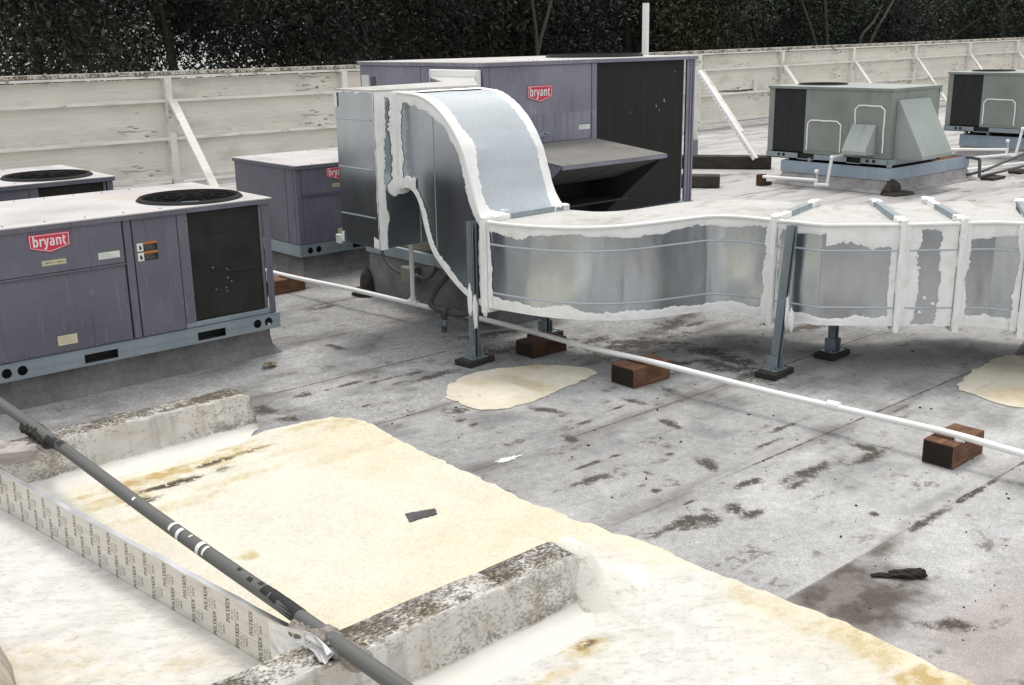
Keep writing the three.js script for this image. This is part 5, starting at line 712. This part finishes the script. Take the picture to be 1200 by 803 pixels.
single('gravel_specks', (() => { const r = rng(44), g = []; for (let i = 0; i < 330; i++) { const z = -1.3 - Math.pow(r(), 0.8) * 4.2, x = 3.3 + r() * (2 + -z * 0.5); const s = 0.0025 + r() * r() * r() * 0.012; const b = new THREE.BoxGeometry(s * (1 + r() * 1.8), s * 0.7, s); b.rotateY(r() * 6); b.translate(x, s * 0.3, z); g.push(b); } return g; })(), std({ color: rgb(0.045, 0.042, 0.04), roughness: 1 }), 'loose dark grit scattered over the grey roof sheet', 'grit', null, 'stuff');
single('paint_spill', flat((() => { const o = []; for (let i = 0; i < 40; i++) { const a = i / 40 * 6.283, w = 1 + 0.5 * (fbm(i * 0.9, 4, 3) - 0.5) * 3; o.push([3.43 + Math.cos(a) * 0.075 * w, -3.965 + Math.sin(a) * 0.022 * w]); } return o; })(), 0.0015, 0.002), M.mastic, 'white paint spill on the grey sheet beside the cream edge', 'paint spill');
single('membrane_flap', (() => { const pts = []; const a = resample([V3(7.12, 0.006, -3.02), V3(7.75, 0.006, -3.2)], 0.05, false), b = a.map((p, i) => V3(p.x + 0.1, 0.035 + 0.03 * fbm(i * 0.5, 2, 2), p.z + 0.09 + 0.04 * fbm(i * 0.9, 4, 2))); return grid(a, b, 4); })(), std({ map: scaled(T.felt, 1, 1), roughness: 1, side: 2 }), 'lifted flap of grey roofing felt at the right edge under the duct', 'roofing felt');

// ------------------------------------------------------------------ green units
function greenUnit(label, X, Zn, W, D, yb, yt, full) {                 // long face towards -x, from Zn (near) back to Zn - D
  const t = thing('rooftop_unit', label, 'air conditioner', [X, yb, Zn], 'green rooftop units'), f = Zn - D, y0 = yb + 0.085;
  mesh('base_rail', [bx(X - 0.012, X + W + 0.012, yb, yb + 0.012, f - 0.012, Zn + 0.012), bx(X - 0.012, X - 0.004, yb, y0, f, Zn - 1.42), bx(X - 0.012, X - 0.004, yb, y0, Zn - 1.15, Zn - 0.62), bx(X - 0.012, X - 0.004, yb, y0, Zn - 0.4, Zn), bx(X, X + W, yb, y0, Zn + 0.002, Zn + 0.01), bx(X + W + 0.004, X + W + 0.01, yb, y0, f, Zn), bx(X, X + W, yb, y0, f - 0.01, f - 0.004)], M.rail, t);
  mesh('rail_cavity', bx(X + 0.03, X + W - 0.03, yb + 0.014, y0, f + 0.03, Zn - 0.03), M.black, t);
  for (const z of [f + 0.22, f + 0.3, Zn - 0.3, Zn - 0.2]) mesh('rail_hole', (() => { const g = new THREE.CylinderGeometry(0.024, 0.024, 0.004, 16); g.rotateZ(Math.PI / 2); g.translate(X - 0.0125, yb + 0.05, z); return g; })(), M.black, t);
  mesh('cabinet', bx(X, X + W, y0, yt - 0.03, f + 0.62, Zn, 0.012), M.green, t, 'pale green painted cabinet');
  mesh('corner_post', bx(X, X + 0.07, y0, yt - 0.03, f, f + 0.09, 0.006), M.green, t); mesh('corner_post', bx(X + W - 0.07, X + W, y0, yt - 0.03, f, f + 0.09, 0.006), M.green, t);
  mesh('condenser_coil', bx(X + 0.015, X + 0.05, y0 + 0.02, yt - 0.03, f + 0.092, f + 0.618), M.coilG, t, 'dark finned coil'); mesh('coil_core', bx(X + 0.052, X + W - 0.08, y0, yt - 0.34, f + 0.03, f + 0.618), M.black, t);
  topSheet(t, X - 0.014, X + W + 0.014, f - 0.014, Zn + 0.014, yt, M.greenTop, M.green, X + 0.6, f + 0.5, 0.33); fan(t, X + 0.6, f + 0.5, yt, 0.325, 0.02);
  const line = (pts, s) => { const P = resample(pts, 0.02, false).map((p, i) => p.clone().add(V3(0, (fbm(i * 0.3, s, 2) - 0.5) * 0.012, (fbm(i * 0.3, s + 5, 2) - 0.5) * 0.012))); mesh('sealant_line', tube(P, 0.011, P.length, 6, false), M.mastic, t, 'white sealant traced round a door'); };
  const x = X - 0.004, door = (za, zb2, ya, yb2) => { mesh('access_door', bx(X - 0.008, X + 0.01, ya, yb2, za, zb2, 0.004), M.green, t); line([V3(x - 0.006, ya, za), V3(x - 0.006, yb2 - 0.04, za), V3(x - 0.006, yb2 + 0.005, za + 0.05), V3(x - 0.006, yb2 + 0.005, zb2 - 0.06), V3(x - 0.006, yb2 - 0.05, zb2), V3(x - 0.006, ya, zb2)], za * 7); };
  door(f + 0.68, f + 1.22, y0 + 0.05, y0 + 0.47);
  if (full) {
    door(Zn - 0.53, Zn - 0.09, y0 + 0.08, y0 + 0.7);
    const hood = (a, b, yl, yh, out) => { const s = new THREE.Shape([[0, yh], [0, yl], [out, yl + 0.02], [out, yl + 0.06], [0.02, yh]].map(([p, q]) => new THREE.Vector2(p, q))); const g = new THREE.ExtrudeGeometry(s, { depth: b - a, bevelEnabled: true, bevelSize: 0.004, bevelThickness: 0.004, bevelSegments: 1 }); return g; };
    const g1 = hood(0, 0.35, y0 + 0.05, y0 + 0.45, 0.25); g1.rotateY(Math.PI); g1.translate(X - 0.012, 0, Zn - 0.2); mesh('exhaust_hood', metreUV(g1), M.greenTop, t, 'small wedge hood on the door');
    const g2 = hood(0, 0.8, y0 + 0.0, y0 + 0.78, 0.41); g2.rotateY(-Math.PI / 2); g2.translate(X + 0.94, 0, Zn + 0.006); mesh('intake_hood', metreUV(g2), M.greenTop, t, 'large wedge shaped intake hood on the end');
    mesh('corner_cap', bx(X + W - 0.05, X + W + 0.02, yt - 0.1, yt - 0.035, Zn - 0.05, Zn + 0.016, 0.006), M.rail, t);
  }
  return t;
}
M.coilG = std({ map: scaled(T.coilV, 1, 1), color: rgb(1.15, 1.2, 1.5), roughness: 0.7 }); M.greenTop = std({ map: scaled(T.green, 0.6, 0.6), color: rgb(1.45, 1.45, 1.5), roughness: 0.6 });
greenUnit('pale green rooftop unit with wedge hoods on a steel curb frame, nearer of the two', 13.55, -7.72, 1.28, 1.96, 0.36, 1.385, true);
greenUnit('pale green rooftop unit cut by the right edge of the picture', 18.6, -7.6, 1.28, 1.96, 0.42, 1.425, false);
function greenCurb(label, x0, x1, z0, z1, ya, yb, unitX, unitZ, unitY) {
  const t = thing('curb_frame', label, 'curb frame', [x0, 0, z1], 'steel curb frames under the green units', 'thing');
  mesh('skirt', [bx(x0, x1, ya, yb, z1 - 0.012, z1), bx(x0, x0 + 0.012, ya, yb, z0, z1 - 0.013), bx(x1 - 0.012, x1, ya, yb, z0, z1), bx(x0, x1, ya, yb, z0 - 0.012, z0)], M.skirt, t, 'blue grey sheet metal skirt'); mesh('frame_top', bx(x0 + 0.013, x1 - 0.013, yb - 0.02, yb - 0.006, z0, z1 - 0.014), M.rust, t, 'rust stained top of the frame');
  for (const [x, z] of [[x0 + 0.03, z1 - 0.03], [x0 + 0.03, z0 + 0.1], [x0 + 0.03, (z0 + z1) / 2 - 0.4]]) mesh('bracket', bx(x, x + 0.05, yb - 0.05, unitY + 0.03, z - 0.05, z), M.rail, t);
  mesh('inner_riser', bx(x0 + 0.14, x1 - 0.6, yb, unitY, z0 + 0.1, z1 - 0.14), M.dark, t);
  const o = 0.14, h = ya; const ring = [[o, 0.002], [o * 0.5, h * 0.2], [o * 0.2, h * 0.6], [0.0, h + 0.01]], gs = []; const c = (q, y) => [[x0 + 0.02 - q, y, z1 - 0.02 + q], [x1 - 0.02 + q, y, z1 - 0.02 + q], [x1 - 0.02 + q, y, z0 + 0.02 - q], [x0 + 0.02 - q, y, z0 + 0.02 - q]];
  for (let s = 0; s < 4; s++) for (let k = 0; k < 3; k++) { const a = c(...ring[k]), b = c(...ring[k + 1]), g = new THREE.BufferGeometry(); g.setAttribute('position', new THREE.Float32BufferAttribute([...a[s], ...a[(s + 1) % 4], ...b[(s + 1) % 4], ...a[s], ...b[(s + 1) % 4], ...b[s]], 3)); g.setAttribute('uv', new THREE.Float32BufferAttribute(new Array(12).fill(0), 2)); g.computeVertexNormals(); gs.push(metreUV(g)); }
  mesh('felt_flashing', gs, M.flash ??= std({ map: scaled(T.felt, 1, 1), color: rgb(1.9, 1.85, 1.8), roughness: 0.95 }), t); mesh('tar_corner', [lump(x0 + 0.03, 0.03, z1 + 0.02, 0.15, 0.15, 0.12, 6, 0.4), lump(x0 + 0.06, 0.005, z1 + 0.08, 0.3, 0.035, 0.17, 9, 0.4)], M.dark, t, 'dark tar lump sealing the corner');
  return t;
}
M.skirt = std({ map: scaled(T.galv, 1, 1), color: rgb(0.72, 0.8, 0.9), metalness: 0.5, roughness: 0.55 });
greenCurb('blue grey steel curb frame under the nearer green unit', 13.5, 15.7, -9.38, -7.64, 0.17, 0.335, 13.55, -7.72, 0.36);
greenCurb('blue grey steel curb frame under the green unit at the right edge', 18.7, 20.9, -9.3, -7.5, 0.16, 0.36, 18.6, -7.6, 0.42);
// pipes by the green units
{
  const pv = (label, pts, r = 0.022) => { const t = thing('condensate_pipe', label, 'pipe', [pts[0][0], 0, pts[0][2]], 'white condensate pipes by the green units'); const g = []; for (let i = 0; i + 1 < pts.length; i++) g.push(rod(V3(...pts[i]), V3(...pts[i + 1]), r)); mesh('pipe_run', g, M.pvc, t); mesh('elbow', pts.slice(1, -1).map((p) => { const s = new THREE.SphereGeometry(r * 1.45, 12, 10); s.translate(...p); return s; }), M.pvc, t); return t; };
  pv('white pipe dropping from the nearer green unit to a block left of its curb', [[13.53, 0.46, -8.4], [13.3, 0.45, -8.42], [13.28, 0.07, -8.46], [13.22, 0.07, -8.6], [13.22, 0.25, -8.6], [13.22, 0.13, -8.6], [13.05, 0.13, -9.4]]);
  pv('white pipe trap below the green unit at the right edge', [[18.58, 0.56, -7.98], [18.3, 0.54, -8.05], [18.25, 0.1, -8.1], [18.18, 0.1, -8.22], [18.18, 0.34, -8.22], [18.18, 0.2, -8.22], [17.4, 0.18, -9.6]]);
  pv('long white pipe lying on the roof behind the nearer curb frame', [[15.75, 0.12, -8.7], [17.3, 0.12, -8.4], [22, 0.12, -7.2]]); pv('lower white pipe lying on the roof right of the nearer curb frame', [[15.72, 0.05, -8.05], [17.2, 0.05, -7.85], [20, 0.05, -7.3]]);
  const rb = thing('pipe_block', 'rusty brown block under the white pipe left of the nearer green unit', 'block', [13.1, 0, -9.4]); mesh('block', [bx(13.02, 13.14, 0, 0.16, -9.47, -9.37, 0.01), bx(13.12, 13.24, 0, 0.05, -9.42, -9.34, 0.01)], std({ map: scaled(T.block, 2.5, 2.5), color: rgb(0.45, 0.4, 0.36), roughness: 0.9 }), rb);
  const c = thing('steel_conduit', 'dark thin conduit stepping down to the roof right of the nearer green unit', 'conduit', [15.7, 0, -7.4]);
  mesh('pipe_run', [tube([V3(15.1, 0.36, -8.6), V3(15.4, 0.34, -8.2), V3(15.63, 0.32, -7.6), V3(15.66, 0.3, -7.46)], 0.024, 30), rod(V3(15.66, 0.3, -7.46), V3(15.62, 0.04, -7.42), 0.024), rod(V3(15.62, 0.05, -7.42), V3(18.6, 0.2, -7.2), 0.02), rod(V3(15.66, 0.13, -7.4), V3(18.4, 0.4, -7.5), 0.02), tube([V3(15.72, 0.1, -7.75), V3(15.6, 0.07, -7.6), V3(15.64, 0.12, -7.44)], 0.02, 16)], M.conduit, c);
  for (const [x, z] of [[15.9, -7.35], [16.9, -7.4]]) mesh('rubber_pad', bx(x - 0.2, x + 0.2, 0, 0.04, z - 0.1, z + 0.1, 0.01), M.dark, c);
  // dark felted sleepers and the braced post behind the large unit
  const sl = (label, pts, w, h) => { const t = thing('felt_sleeper', label, 'sleeper', [pts[0][0], 0, pts[0][1]], null, 'thing'); mesh('sleeper_block', bar(V3(pts[0][0], h / 2, pts[0][1]), V3(pts[1][0], h / 2, pts[1][1]), w, h, V3(0, 1, 0), 0.02), M.dark, t); };
  sl('long dark mossy felted sleeper below the foot of the white strut', [[13.6, -12.3], [14.9, -10.55]], 0.3, 0.2); sl('short dark mossy felted sleeper right of the large purple unit', [[11.6, -11.0], [12.55, -9.75]], 0.28, 0.17); sl('dark mossy felted sleeper behind the nearer green unit', [[17.5, -10.3], [17.9, -9.2]], 0.3, 0.3);
  const st = thing('steel_strut', 'white perforated steel strut propping a post right of the large purple unit', 'strut', [14.5, 0.2, -10.6]);
  const a = V3(14.5, 1.55, -11.76), b = V3(14.5, 0.2, -10.55); const g = [bar(a, b, 0.075, 0.008), bar(a.clone().add(V3(-0.036, -0.02, -0.02)), b.clone().add(V3(-0.036, -0.02, -0.02)), 0.008, 0.06)]; mesh('angle_bar', g, M.mastic, st);
  const hs = []; for (let i = 1; i < 24; i++) { const q = a.clone().lerp(b, i / 24); hs.push(bx(-0.0015, 0.0015, -0.007, 0.007, -0.006, 0.006).translate(q.x - 0.0415, q.y - 0.028, q.z - 0.024)); } mesh('punched_holes', hs, M.gap, st).userData.kind = 'stuff';
  mesh('upright', bx(14.44, 14.52, 0.1, 1.6, -11.86, -11.78, 0.004), M.wood, st); mesh('upright_foot', bx(14.43, 14.53, 0, 0.42, -11.87, -11.77, 0.004), M.strut, st);
}
renderer.render(scene, camera);
